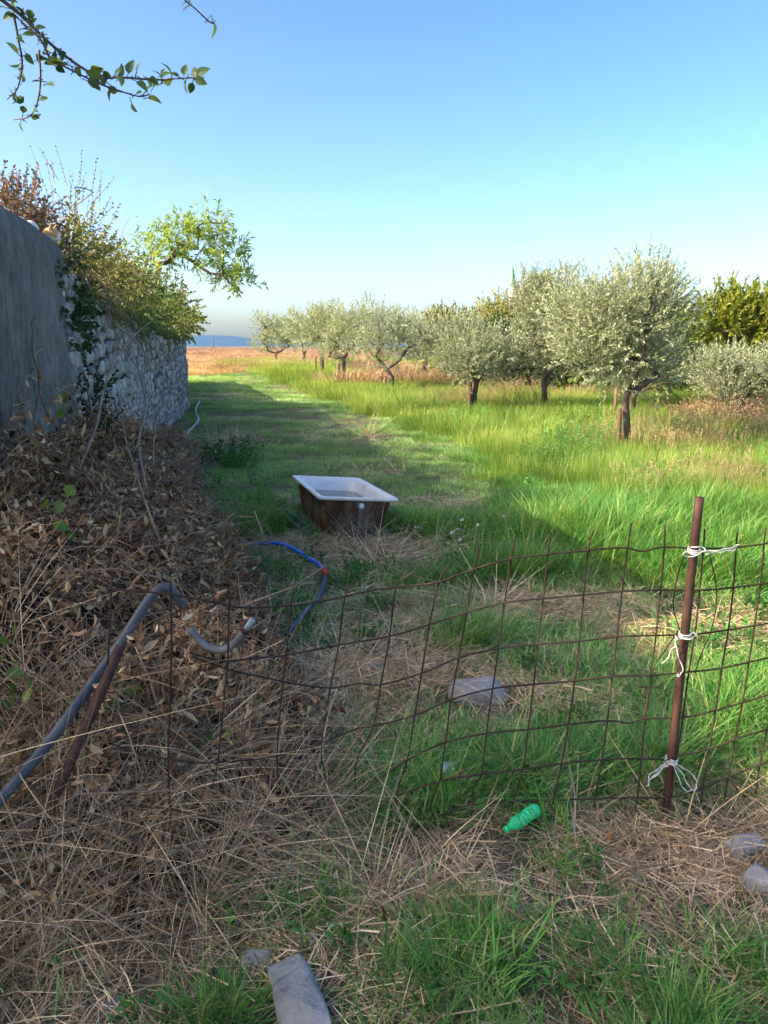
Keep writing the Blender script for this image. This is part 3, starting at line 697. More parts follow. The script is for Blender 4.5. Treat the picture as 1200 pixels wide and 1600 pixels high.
# lusher grass
X, Y = region(rng, 12000, 2.3, 7.2, view_l, view_r, 0.9)
lu = lushness(X, Y); dr = dryness(X, Y); sunny = X > shade_edge(Y) - 0.3
pr = 0.03 + 0.9 * lu - 0.8 * dr + np.where(sunny & (Y > 4.4), 0.4, 0)
keep = off_stones(X, Y) & ~in_heap(X, Y) & (rng.uniform(0, 1, len(X)) < pr) & (np.hypot(X - .43, (Y - 3.25) * 1.0) > .22)
g = place('lush_grass', rng, X, Y, keep, np.clip(0.8 + Y / 12.0, 1, 5), np.clip(0.35 + 0.85 * lu, 0.4, 1.2) * np.where(Y < 3.4, .66, 1), P_lush)
tag(g, 'longer fresh green grass in clumps behind the wire fence', 'grass', kind='stuff')
X, Y, S = tiles(rng, [(6.6, 12, .42), (12, 24, .8)], view_l, view_r, lambda X, Y: ~in_heap(X, Y))
lu = lushness(X, Y); k = rng.uniform(0, 1, len(X)) < np.where(X > shade_edge(Y), np.where(Y < 10, .9, .3), 1.3 * lu - .35)
g = lay('clump_grass', rng, X[k], Y[k], S[k], np.clip(.45 + .7 * lu[k], .5, 1.1), T_lush)
tag(g, 'bright green grass clumps along the edge of the wall shadow', 'grass', kind='stuff')
# small broad leaved weeds in the lawn
P_lw = [weed_proto(480 + i, 6, .04, .11, .05, .026, .013, M['weed'], 7, True) for i in range(5)]
X, Y = region(rng, 1500, 1.45, 9, view_l, view_r, 0.9)
keep = off_stones(X, Y) & ~in_heap(X, Y) & (noise(X * 1.7, Y * 1.7, 44) > .5) & ((Y > 2.4) | (rng.uniform(0, 1, len(X)) < .35))
g = place('lawn_weeds', rng, X, Y, keep, np.clip(.8 + Y / 10, .9, 1.8), np.clip(.8 + Y / 12, .9, 1.6), P_lw, .2)
tag(g, 'small broad leaved weeds dotted through the shaded grass', 'weeds', kind='stuff')
# green patches on the verge in front of the fence
VERGE = [(.32, 1.72, .28, .16, 1), (.62, 1.62, .25, .2, 1), (.05, 1.62, .2, .12, .8), (-.38, 1.58, .22, .08, .9), (.75, 1.95, .12, .12, .8), (-.3, 1.95, .15, .1, .55), (.35, 2.15, .3, .12, .7), (.9, 1.75, .15, .12, .6), (-.7, 1.66, .2, .1, .5), (.15, 2.3, .3, .1, .8), (.55, 1.45, .5, .12, .7)]
X = rng.uniform(-1.3, 1.5, 6000); Y = rng.uniform(1.3, 2.45, 6000)
keep = (rng.uniform(0, 1, 6000) < 0.62 * blobs(X, Y, VERGE) * np.clip(3.2 * noise(X * 7, Y * 7, 77) - 1.1, 0, 1)) & (heap_h(X, Y) < 0.2) & off_stones(X, Y)
g = place('verge_grass', rng, X, Y, keep, 0.8, 0.42, P_mid, 0.35)
tag(g, 'low dark green grass tufts on the bare verge before the fence', 'grass', kind='stuff')
# sunlit meadow
X, Y, S = tiles(rng, [(7, 12, .42), (12, 22, .7), (22, 40, 1.2), (40, 80, 2.2)], view_l, view_r, lambda X, Y: X > shade_edge(Y) + .1 + .5 * noise(X, Y, 4) + np.where(Y < 9, .7, 0))
g = lay('meadow_grass', rng, X, Y, S, np.clip(.4 + .5 * fbm(X * .4, Y * .4, 61, 3) + Y / 90, .45, 1.2), T_mead)
tag(g, 'knee high sunlit meadow grass between the olive trees', 'grass', kind='stuff')
X, Y, S = tiles(rng, [(7.5, 13, .6), (13, 24, 1.0), (24, 46, 1.8)], view_l, view_r, lambda X, Y: X > shade_edge(Y) + .5)
fl = fbm(X * .35, Y * .3, 66, 3); k = rng.uniform(0, 1, len(X)) < np.clip((fl - .44) * 5, .05, .8)
g = lay('seeding_grass', rng, X[k], Y[k], S[k] * 1.1, np.clip(.6 + Y[k] / 100, .6, 1.1), T_stalk)
tag(g, 'straw coloured seeding grass stalks in the sunlit meadow', 'grass', kind='stuff')
X, Y, S = tiles(rng, [(7.5, 14, .9), (14, 30, 1.5)], view_l, view_r, lambda X, Y: X > shade_edge(Y) + .3)
k = rng.uniform(0, 1, len(X)) < np.clip((fbm(X * .5, Y * .4, 71, 3) - .45) * 5, .03, .9)
g = lay('meadow_weeds', rng, X[k], Y[k], S[k] * .7, .9, T_weed)
tag(g, 'leafy green weeds mixed through the sunlit meadow', 'weeds', kind='stuff')
# dead straw on the ground
X, Y = region(rng, 11000, 1.3, 8, view_l, view_r, 0.4)
dr = dryness(X, Y)
keep = off_stones(X, Y) & (heap_h(X, Y) < 0.25) & (X > WX(Y) + 0.05) & (rng.uniform(0, 1, len(X)) < np.where(Y < 2.4, 0.5 + 0.8 * dr, 0.1 + 0.9 * dr)) & ~((noise(X * 3, Y * 3, 91) > 0.66) & (Y < 2.05))
g = place('dead_straw', rng, X, Y, keep, np.clip(0.7 + Y / 8.0, 0.8, 4), np.clip(0.8 + Y / 10, 1, 2.5), P_straw, 0.1)
tag(g, 'dead straw lying flat over the dry soil', 'straw', kind='stuff')
X, Y = region(rng, 7000, 1.5, 14, view_l, view_r, 0.9)
dr = dryness(X, Y) + blobs(X, Y, [(.95, 2.42, .3, .1, 1.2), (1.35, 2.4, .4, .12, 1), (-.1, 5.95, .5, .2, 1)])
keep = off_stones(X, Y) & (heap_h(X, Y) < 0.2) & (X > WX(Y) + 0.05) & (rng.uniform(0, 1, len(X)) < np.clip(dr - 0.35, 0, 1) * np.where(Y < 2.1, .35, 1)) & (X < shade_edge(Y))
g = place('dead_grass', rng, X, Y, keep, np.clip(0.8 + Y / 10.0, 0.8, 3), 0.55, P_dtuft, 0.3)
tag(g, 'curled tufts of dead grass around the bathtub and fence foot', 'grass', kind='stuff')
# dry field beyond the path
edge2 = lambda Y: shade_edge(np.minimum(Y, 60)) + 3
X, Y, S = tiles(rng, [(40, 60, 1.3), (60, 110, 2.4), (110, 200, 4.5)], lambda Y: -.45 * Y, edge2, lambda X, Y: ((X > WX(Y)) | (Y > 34.5)) & (Y > 41 + 3 * noise(X * .4, 0 * X, 3)))
g = lay('dry_field_grass', rng, X, Y, S, np.clip(.55 + (Y - 40) / 160, .5, 1.2), T_field)
tag(g, 'golden dry grass of the open field at the end of the path', 'grass', kind='stuff')
X, Y, S = tiles(rng, [(64, 110, 3), (110, 210, 5.5)], lambda Y: -.45 * Y, lambda Y: -.03 * Y, lambda X, Y: X < 1e9)
g = lay('reddish_field_weeds', rng, X, Y, S, np.clip(.5 + (Y - 60) / 160, .6, 1.25), T_rfield)
tag(g, 'reddish brown dry weeds along the far edge of the field', 'weeds', kind='stuff')
X, Y, S = tiles(rng, [(30, 60, 2)], lambda Y: -.02 * Y, lambda Y: .3 * Y, lambda X, Y: fbm(X * .25, Y * .25, 15, 3) > .42)
g = lay('dry_orchard_weeds', rng, X, Y, S, .75, T_rfield)
tag(g, 'russet dry weeds under the farther olive trees', 'weeds', kind='stuff')

# ------------------------------------------------------------------ dry brambles heaped against the wall
hy_ = np.linspace(1.5, 15.0, 190); hq = np.linspace(0, 1, 50)
HV = []
for y in hy_:
    xw = float(WX(y)) - 0.08; xr = float(heap_edge(y)) + 0.1
    xq = xw + (xr - xw) * hq
    hh = heap_h(np.maximum(xq, xw + 0.081), np.full(50, y)) - 0.10
    HV.append(np.stack([xq, np.full(50, y), np.maximum(hh, -0.08)], -1))
HV = np.concatenate(HV)
k = (np.arange(189)[:, None] * 50 + np.arange(49)[None, :]).ravel()
M['heap'] = solid_mat('rotting leaf litter', [(0.018, 0.012, 0.009), (0.045, 0.03, 0.021), (0.085, 0.06, 0.042)], 14, 0.95, 0.05, None, 1.0, 40, bdist=0.04)
heap = link('dry_brambles', np_mesh('dry_brambles', HV, np.stack([k, k + 1, k + 51, k + 50], -1), M['heap'], None, True))
tag(heap, 'thick heap of dead brown brambles and leaves against the wall', 'brambles', kind='stuff')

def dead_cluster(seed, n, l0, l1, spread):
    r = np.random.default_rng(seed); mb = MB()
    for i in range(n):
        l = r.uniform(l0, l1); w = l * r.uniform(0.45, 0.8)
        uu, vv = np.meshgrid(np.linspace(0, 1, 3), np.linspace(-1, 1, 3), indexing='ij')
        wid = np.sin(np.clip(uu * 0.86 + 0.1, 0, 1) * math.pi) ** 0.7 * w * 0.5
        c1 = r.uniform(0.5, 2.2); c2 = r.uniform(-1.2, 1.2)
        x = uu * l; y = vv * wid * np.cos(np.abs(vv) * c1 * 0.5); z = np.abs(vv) * wid * math.sin(min(c1, 1.5)) * 0.8 + c2 * l * 0.35 * uu ** 2 + r.normal(size=uu.shape) * l * 0.03
        V = np.stack([x, y, z], -1).reshape(-1, 3)
        d = norm(r.normal(size=3) + np.array([0, 0, -0.25])); a = norm(np.cross(d, r.normal(size=3))); b = np.cross(d, a)
        V = V @ np.stack([d, a, b]) + r.normal(size=3) * spread * np.array([1, 1, 0.6])
        q = (np.arange(2)[:, None] * 3 + np.arange(2)[None, :]).ravel()
        mb.add(V, np.stack([q, q + 1, q + 4, q + 3], -1), r.uniform(0, 1) ** 1.3)
        if r.uniform() < 0.22:
            e = r.normal(size=3) * spread; s_ = V[0]
            V2, F2, _ = tube_arrays(np.stack([s_, s_ + e * 0.7 + np.array([0, 0, 0.01]), s_ + e * 1.5]), [0.0016, 0.0013, 0.001], 3, False); mb.add(V2, F2, r.uniform(0.4, 1))
    return mb.mesh('dead_leaf_cluster', M['deadleaf'])
P_dead = [dead_cluster(300 + i, 7, 0.012, 0.034, 0.032) for i in range(6)] + [dead_cluster(310 + i, 5, 0.02, 0.052, 0.04) for i in range(4)]
X, Y = region(rng, 16500, 1.6, 14.5, lambda Y: WX(Y) + 0.0 * Y, lambda Y: heap_edge(Y) + 0.12, 0.8)
h = heap_h(X, Y)
cl = fbm(X * 5, Y * 5, 55, 3)
keep = (h > 0.02) & (rng.uniform(0, 1, len(X)) < np.clip(0.75 + (Y - 1.9) * 0.7, 0.6, 1) * np.clip((cl - .33) * 5, .12, 1))
lv = place('fallen_leaves', rng, X, Y, keep, np.clip(0.85 + Y / 14, 0.9, 1.5) * (.6 + .9 * rng.uniform(0, 1, len(X)) ** 2), np.clip(0.85 + Y / 14, 0.9, 1.5) * .95, P_dead, 0.8, 0, h - 0.08 + (rng.uniform(0, 0.10, len(X)) + .22 * np.clip(cl - .4, 0, .4)) * np.clip(h * 3, 0.2, 1), parent=heap)
tag(lv, kind='stuff')
# dead leaves climbing against the wall face
yy = rng.uniform(3.2, 9.5, 1500); zz = heap_h(WX(yy) + 0.06, yy) + rng.exponential(0.07, 1500)
pp = np.stack([WX(yy) + 0.06 + rng.uniform(0, 0.12, 1500), yy, zz], -1)
lv2 = scatter('climbing_dead_leaves', pp, rng.uniform(0, 6.3, 1500), rng.normal(size=(1500, 2)) * 0.9, np.repeat(rng.uniform(0.8, 1.5, 1500)[:, None], 3, 1), rng.integers(0, 10, 1500), P_dead, heap, True)
tag(lv2, kind='stuff')
cpts = np.concatenate([np.array(c_) + rng.normal(size=(n_, 3)) * np.array([.035, .03, .02]) for c_, n_ in (((-.69, 2.58, .63), 14), ((-.80, 2.28, .68), 6), ((-.86, 2.2, .6), 7), ((-.62, 2.55, .53), 6), ((-.70, 2.42, .74), 4))])
tag(scatter('caught_leaves', cpts, rng.uniform(0, 6.3, len(cpts)), rng.normal(size=(len(cpts), 2)), np.full((len(cpts), 3), .8), rng.integers(0, 10, len(cpts)), P_dead, heap, True), kind='stuff')
# canes and twigs
cn = MB()
for i in range(1300):
    y = 1.8 + 9 * rng.uniform() ** 1.6; q = rng.uniform() ** 0.8; xw = float(WX(y)); xr = float(heap_edge(y)); x = xw + 0.05 + (xr - xw) * q
    h = float(heap_h(x, y)); l = rng.uniform(0.15, 0.55) if i < 1120 else rng.uniform(0.5, 1.0)
    az = rng.uniform(0, 2 * math.pi); d = np.array([math.cos(az), math.sin(az), rng.uniform(-0.25, 0.6)])
    s = np.linspace(0, 1, 6); arch = rng.uniform(0.1, 0.5) * l
    pts = np.array([x, y, h - 0.04]) + d * (l * s)[:, None] + np.array([0, 0, 1]) * (arch * s * (1 - s) * 2 - 0.25 * l * s ** 2)[:, None] + rng.normal(size=(6, 3)) * 0.015
    pts[:, 0] = np.clip(pts[:, 0], WX(pts[:, 1]) + 0.06, heap_edge(pts[:, 1]) + 0.03)
    if pts[:, 1].min() < 1.72: continue
    fl = heap_h(pts[:, 0], pts[:, 1]) + 0.0; pts[:, 2] = np.maximum(pts[:, 2], fl - 0.03)
    add_tube(cn, pts, np.linspace(1, 0.4, 6) * rng.uniform(0.0012, 0.0042), 4, 0.5, False)
for (a, b, r0) in [((-1.5, 3.75, 1.0), (-1.55, 5.2, 1.75), .008), ((-1.75, 3.9, 1.2), (-1.93, 4.6, 1.62), .006), ((-1.3, 4.2, .85), (-2.05, 6.6, 1.55), .009), ((-1.5, 5.0, .8), (-2.2, 8.0, 1.25), .008), ((-1.0, 3.4, .75), (-1.6, 4.4, 1.3), .005), ((-.9, 4.0, .6), (-.55, 3.6, .75), .004), ((-1.85, 4.2, 1.2), (-1.7, 3.9, 1.75), .007)]:
    a = np.array(a); b = np.array(b); s = np.linspace(0, 1, 7)[:, None]
    add_tube(cn, spline(a + (b - a) * s + rng.normal(size=(7, 3)) * 0.018 + np.array([0, 0, .12]) * np.sin(s * 3.14), 4), np.linspace(1, 0.5, 25) * r0, 5)
tag(cn.build('canes', M['greytwig'], heap), kind='stuff')
# long dead grass hanging over the front of the heap
P_long = [tuft(330 + i, 26, 0.14, 0.4, 0.0034, 0.07, 0.8, 1.4, M['straw'], 6, hcurve=0.62) for i in range(8)]
X = rng.uniform(-1.6, 0.0, 5200); Y = rng.uniform(1.6, 3.3, 5200); h = heap_h(X, Y)
keep = (X < heap_edge(Y) - 0.12) & (X > WX(Y)) & (rng.uniform(0, 1, 5200) < np.clip((2.75 - Y) * 1.1, 0.03, 0.9) * 0.27)
lg = place('hanging_dead_grass', rng, X, Y, keep, 0.8, 0.62, P_long, 0.55, 0, np.maximum(h - 0.12, 0.0), parent=heap)
tag(lg, kind='stuff')
# a few living leaves among the dead ones
gl = MB()
def green_sprig(P0, n, l, spread):
    P = np.array(P0) + rng.normal(size=(n, 3)) * spread
    V, F, k = leaves_arrays(P, norm(rng.normal(size=(n, 3)) + np.array([0, -0.4, 0.1])), norm(rng.normal(size=(n, 3)) * 0.6 + np.array([0.1, -0.8, 0.6])), l * rng.uniform(0.7, 1.2, n), l * rng.uniform(0.75, 1.0, n), 0.1, True)
    gl.add(V, F, np.repeat(rng.uniform(0, 1, n), k))
for c, n, l, s in [((-1.12, 2.25, .58), 9, .045, .035), ((-1.23, 2.3, .70), 14, .05, .05), ((-1.2, 2.2, .5), 8, .04, .04), ((-.86, 2.38, .48), 4, .045, .02), ((-.95, 2.3, .42), 5, .04, .04), ((-.93, 2.25, .34), 4, .04, .03), ((-1.32, 3.1, .98), 4, .06, .03), ((-1.25, 3.0, .88), 4, .05, .03), ((-.62, 2.3, .28), 6, .04, .05), ((-1.05, 2.0, .22), 4, .04, .03), ((-1.55, 3.8, 1.3), 5, .05, .05)]:
    green_sprig(c, n, l, s)
tag(gl.build('living_leaves', M['greenleaf'], heap), 'few bright green living leaves among the dead brambles', kind='stuff')
# ------------------------------------------------------------------ trees
def grow(rng, base, trunk, lobes, n_t, r0, step=0.3, gravity=0.25):
    """skeleton: trunk points, then every target inside the lobes joins the nearest limb; returns list of (polyline, radii)"""
    base = np.array(base, dtype=np.float64)
    nodes = [base + np.array(p) for p in trunk]; par = [-1] + list(range(len(trunk) - 1))
    fork = nodes[-1]; first = len(trunk) - 1
    T = []
    for i in range(n_t):
        c, r = lobes[int(rng.integers(len(lobes)))]
        T.append(base + np.array(c) + rand_dir(rng, 1)[0] * np.array(r) * rng.uniform() ** 0.4 * 0.9)
    T.sort(key=lambda p: np.linalg.norm(p - fork))
    for p in T:
        A = np.array(nodes[first:]); d = np.linalg.norm(A - p, axis=1) + 0.35 * np.linalg.norm(A - fork, axis=1) * 0.3
        j = int(d.argmin()) + first; a = nodes[j]; L = np.linalg.norm(p - a); m = max(1, int(L / step))
        prev = j
        for q in range(1, m + 1):
            s = q / m; pt = a + (p - a) * s + np.array([0, 0, -gravity * L * s * (1 - s)]) + (rng.normal(size=3) * 0.04 * L if q < m else 0)
            nodes.append(pt); par.append(prev); prev = len(nodes) - 1
    n = len(nodes); ch = [[] for _ in range(n)]
    for i, p in enumerate(par):
        if p >= 0: ch[p].append(i)
    w = np.zeros(n)
    for i in range(n - 1, -1, -1):
        w[i] = max(1.0, sum(w[c] for c in ch[i])) if ch[i] else 1.0
    rad = r0 * (w / w[0]) ** 0.62; rad[:len(trunk)] = np.linspace(r0 * 1.25, r0 * 0.95, len(trunk)); rad = np.maximum(rad, 0.005)
    chains = []; stack = [(0, -1)]
    while stack:
        i, frm = stack.pop(); line = [i] if frm < 0 else [frm, i]
        while ch[line[-1]]:
            cs = sorted(ch[line[-1]], key=lambda c: -w[c])
            for c in cs[1:]: stack.append((c, line[-1]))
            line.append(cs[0])
        r = np.array([rad[k] for k in line])
        if frm >= 0: r[0] = min(r[0], r[1] * 1.15)
        chains.append((np.array([nodes[k] for k in line]), r))
    return chains, np.array(nodes[first:])

def plant(name, label, cat, base, trunk, lobes, n_t, r0, n_sh, sh_len, nl, ll, lw, leafm, barkm='bark', ang=0.65, seed=0, upb=0.6, group=None, round_=False, sides=7, shell=0.5, tips=0, curve=0.1, droop=0.0, grav=0.25, twigs=True, tshift=0.0):
    rng = np.random.default_rng(seed)
    root = empty(name, base)
    rb = np.array(base)
    chains, nodes = grow(rng, (0, 0, 0), trunk, lobes, n_t, r0, gravity=grav)
    tm = MB()
    for P, r in chains:
        if len(P) > 2: Q = spline(P, 2); rr = np.interp(np.linspace(0, 1, len(Q)), np.linspace(0, 1, len(r)), r)
        else: Q, rr = P, r
        add_tube(tm, Q, rr, sides if rr[0] > 0.02 else 4, 0.5, rr[0] > 0.02)
    cm = MB(); tw = MB()
    per = np.array([max(r[0] * r[1], 1e-4) ** 0.8 for c, r in lobes]); per = per / per.sum()
    li = rng.choice(len(lobes), n_sh, p=per)
    C = np.array([lobes[i][0] for i in li]); Rr = np.array([lobes[i][1] for i in li])
    d = rand_dir(rng, n_sh); rad = rng.uniform(0, 1, n_sh) ** shell
    clump = 0.8 + 0.35 * noise(d[:, 0] * 2.3 + li * 5, d[:, 2] * 2.3 + d[:, 1] * 1.7, seed)
    B = C + d * Rr * (rad * clump)[:, None]
    D = norm(d * 0.8 + np.array([0, 0, upb]) + rng.normal(size=(n_sh, 3)) * 0.35)
    Ls = sh_len * rng.uniform(0.6, 1.3, n_sh)
    shoots(cm, rng, B, D, Ls, nl, ll, lw, ang, curve, round_, tshift, tw if twigs else None, 0.0022, droop=droop)
    if tips:
        top = [i for i in range(len(lobes))]
        li = rng.choice(top, tips); d = rand_dir(rng, tips); d[:, 2] = np.abs(d[:, 2]) * 1.2 + 0.35; d = norm(d)
        B = np.array([np.array(lobes[i][0]) for i in li]) + d * np.array([lobes[i][1] for i in li]) * 0.85
        D = norm(np.stack([d[:, 0] * 0.3, d[:, 1] * 0.3, np.ones(tips)], -1) + rng.normal(size=(tips, 3)) * 0.1)
        shoots(cm, rng, B, D, sh_len * rng.uniform(0.9, 1.7, tips), nl, ll * 0.85, lw, ang * 0.75, 0, round_, tshift, tw, 0.0022)
    tk = tm.build('trunk', M[barkm], root, True); cr = cm.build('crown', M[leafm], root)
    tag(cr, kind='stuff')
    if tw.n: tag(tw.build('twigs', M[barkm], root), kind='stuff')
    tag(root, label, cat, group)
    return root

def gz(x, y): return float(ground_z(x, y)) - 0.03
GO = 'olive trees of the orchard'
def olive(x, y, zc0, zc1, x0, x1, label, seed, fork=None, lean=(0, 0), n_sh=420, nl=24, ll=0.05, lw=0.012, r0=0.07, tips=40, extra=None, depth=None, wide=1.36):
    """crown between heights zc0..zc1 and X x0..x1"""
    r = np.random.default_rng(seed); cx = (x0 + x1) / 2 - x; hw = (x1 - x0) / 2 * (1.04 if y < 12 else wide); zc0 = zc0 * .82; hz = (zc1 - zc0) / 2; cz = (zc0 + zc1) / 2; dp = depth or hw
    lobes = [((cx, 0, cz - 0.03), (hw * 0.66, dp * 0.7, hz * 0.72))]
    for i in range(7):
        a = i * .9 + r.uniform(0, 0.7)
        lobes.append(((cx + math.cos(a) * hw * r.uniform(.42, .68), math.sin(a) * dp * 0.58, cz + r.uniform(-0.5, 0.52) * hz), (hw * r.uniform(0.27, 0.48), dp * r.uniform(0.3, 0.46), hz * r.uniform(0.3, 0.54))))
    if extra: lobes += extra
    f = (fork or zc0 * 0.85) * 1.22
    trunk = [(0, 0, -0.1), (lean[0] * 0.3 + 0.01, lean[1] * 0.3, f * 0.35), (lean[0] * 0.65 - 0.015, lean[1] * 0.65, f * 0.7), (lean[0], lean[1], f)]
    return plant('olive_tree', label, 'tree', (x, y, gz(x, y)), trunk, lobes, 46, r0, int(n_sh * (2.2 if y < 12 else 2.7)), 0.34, nl, ll * 1.12, lw * 1.3, 'olive', seed=seed, group=GO, tips=tips, shell=0.45, grav=.07, twigs=y < 20)

olive(3.6, 11.5, .88, 2.72, 2.40, 4.42, 'largest silvery olive tree in front, thick dark trunk in the sunlit meadow', 41, .78, (-.02, 0), 760, 26, .052, .0125, .055, 70, [((.15, 0, 2.35), (.5, .45, .42)), ((-.75, .1, 2.05), (.5, .5, .45))])
olive(3.9, 19, .75, 3.65, 2.95, 4.95, 'tall olive crown close behind the largest olive tree, on its left', 42, .7, (0, 0), 620, 24, .06, .015, .065, 60, wide=1.0)
olive(2.08, 18.4, .82, 2.6, .98, 2.95, 'olive tree with forked pale trunk tied to a stake in the middle', 43, .62, (.08, 0), 420, 24, .058, .014, .07, 46)
olive(.25, 27, .68, 3.05, -1.0, 1.42, 'olive tree with low forked trunk and limb reaching right, shaded trunk', 44, .42, (.02, 0), 420, 22, .07, .017, .08, 46)
olive(-1.72, 33.4, .62, 3.25, -2.62, -.9, 'narrow darker olive tree beside the slim straight trunked one', 45, .75, (.03, 0), 300, 22, .08, .019, .08, 34)
olive(-2.75, 35, .75, 3.55, -3.5, -1.95, 'slim upright olive tree with straight trunk by the shaded path', 46, .95, (0, 0), 280, 22, .08, .019, .08, 34)
olive(-4.45, 44, .85, 3.35, -5.45, -3.5, 'second olive tree from the far end of the row', 47, .8, (0, 0), 240, 20, .095, .024, .08, 26)
olive(-7.1, 52, .95, 3.75, -8.4, -5.8, 'farthest olive tree at the end of the row beside the hill', 48, .8, (0, 0), 240, 20, .11, .027, .09, 26)
olive(3.05, 33, .8, 3.25, 1.5, 4.1, 'far olive tree with single dark trunk seen left of the staked one', 49, .85, (0, 0), 300, 20, .085, .02, .09, 30)
olive(1.95, 38.5, .95, 3.6, 1.0, 2.9, 'far leaning olive tree with propped trunk, behind the forked one', 50, .9, (.15, 0), 240, 20, .095, .023, .08, 26)
olive(7.1, 15.5, .45, 1.72, 6.2, 8.3, 'low spreading blue grey olive tree at the right edge', 51, .4, (0, 0), 420, 24, .058, .014, .06, 20)
olive(5.5, 17.2, .5, 2.35, 4.75, 6.35, 'darker olive tree just behind the largest one, on its right', 52, .45, (0, 0), 340, 24, .06, .015, .06, 20)
# background shrubs and trees
plant('evergreen_tree', 'dark evergreen tree rising behind the olives beside the green spire', 'tree', (5.2, 31, 0), [(0, 0, -.1), (0, 0, .6), (.1, 0, 1.2)], [((0, 0, 2.3), (1.3, 1.2, 1.2)), ((-1.1, 0, 2.5), (.6, .7, .5)), ((.85, 0, 3.0), (.7, .7, .75)), ((1.0, 0, 3.5), (.5, .5, .5))], 30, .12, 700, .5, 20, .12, .055, 'hedge', ang=.9, seed=60, round_=True, tips=20)
plant('green_tree', 'mid green broad tree between the largest olive and the yellow green tree', 'tree', (7.05, 19.5, 0), [(0, 0, -.1), (0, 0, .4), (0, 0, .7)], [((0, 0, 1.45), (.85, .8, .95)), ((-.4, 0, 1.9), (.5, .5, .55)), ((.45, 0, 1.7), (.5, .5, .6))], 24, .06, 760, .36, 18, .085, .036, 'hedge2', seed=65, round_=True, tips=14)
plant('green_tree', 'dark green tree closing the gap behind the staked middle olive', 'tree', (2.6, 30, 0), [(0, 0, -.1), (0, 0, .5), (0, 0, .9)], [((0, 0, 1.7), (1.1, .9, 1.1)), ((-.5, 0, 2.2), (.6, .6, .6)), ((.5, 0, 2.1), (.6, .6, .6))], 24, .07, 620, .42, 18, .10, .045, 'hedge', seed=66, round_=True, tips=10)
for i, (x, y, w, h, lab) in enumerate([(4.3, 26, 1.6, 2.3, 'dark evergreen bush below the spire, left end of the hedge'), (6.0, 25.5, 1.7, 2.7, 'dark evergreen bush behind the trunk of the largest olive'), (7.8, 24.5, 1.8, 2.8, 'dark evergreen bush of the hedge right of the largest olive trunk'), (9.6, 23, 1.6, 2.4, 'dark evergreen bush below the yellow green tree'), (11.6, 22, 1.4, 2.1, 'dark evergreen bush at the far right of the hedge')]):
    plant('evergreen_bush', lab, 'bush', (x, y, 0), [(0, 0, -.1), (0, 0, .15), (0, 0, .3)], [((0, 0, h * .5), (w, .9, h * .5)), ((-.5 * w, .1, h * .6), (w * .5, .6, h * .42)), ((.5 * w, -.1, h * .55), (w * .5, .6, h * .45))], 22, .06, 560, .4, 17, .125, .055, 'darkbush', seed=70 + i, round_=True, group='hedge bushes behind the orchard', tips=10)
for i, (x, y, w, h, lab) in enumerate([(8.5, 19, 1.2, 2.9, 'yellow green leafy tree behind the low grey olive'), (10.1, 19.4, 1.2, 2.75, 'yellow green leafy tree cut by the right edge of the photo')]):
    plant('leafy_tree', lab, 'tree', (x, y, 0), [(0, 0, -.1), (0, 0, .4), (0, 0, .7)], [((0, 0, h * .6), (w * .8, .8, h * .38)), ((-.4, 0, h * .75), (w * .5, .5, h * .24)), ((.4, 0, h * .72), (w * .5, .5, h * .24))], 24, .07, 560, .38, 18, .11, .048, 'yellowbush', seed=80 + i, round_=True, group='yellow green trees', tips=16)
for i, (x, y, w, h, lab) in enumerate([(6.3, 14.9, .8, .55, 'rust brown dead shrub under the low grey olive'), (7.4, 14.6, .7, .45, 'rust brown dead shrub at the right edge of the meadow')]):
    plant('dead_shrub', lab, 'shrub', (x, y, 0), [(0, 0, -.05), (0, 0, .05), (0, 0, .1)], [((0, 0, h * .45), (w, .5, h * .5))], 26, .02, 160, .3, 12, .05, .02, 'redfield', 'twig', seed=85 + i, group='dead shrubs', twigs=True)
# wooden stakes tied to the young olives
def stake(x, y, h, lean, r, label):
    mb = MB(); z = gz(x, y)
    s = np.linspace(0, 1, 6)[:, None]
    P = np.array([x, y, z - 0.1]) + np.array([lean[0], lean[1], h + 0.1]) * s + np.random.default_rng(int(x * 100) + 999).normal(size=(6, 3)) * 0.006
    add_tube(mb, P, np.linspace(1, 0.9, 6) * r, 9)
    o = mb.build('tree_stake', M['stake'], None, False)
    tag(o, label, 'stake', 'stakes beside the olive trunks')
stake(3.49, 11.42, .72, (-.03, 0), .036, 'thick split wooden stake against the trunk of the largest olive')
stake(2.0, 18.3, .80, (.02, 0), .05, 'pale wooden stake tied to the forked middle olive')
stake(.02, 26.9, .55, (.03, 0), .045, 'thin stake left of the low forked olive trunk')
stake(-1.95, 33.2, .7, (.02, 0), .07, 'stake in front of the narrow darker olive')
stake(-3.05, 34.9, .85, (.03, 0), .05, 'stake left of the slim upright olive trunk')
stake(1.7, 38.4, .9, (.28, 0), .05, 'leaning prop stake under the far leaning olive')
stake(5.05, 17.0, .75, (.0, 0), .04, 'thin grey stake standing right of the largest olive')

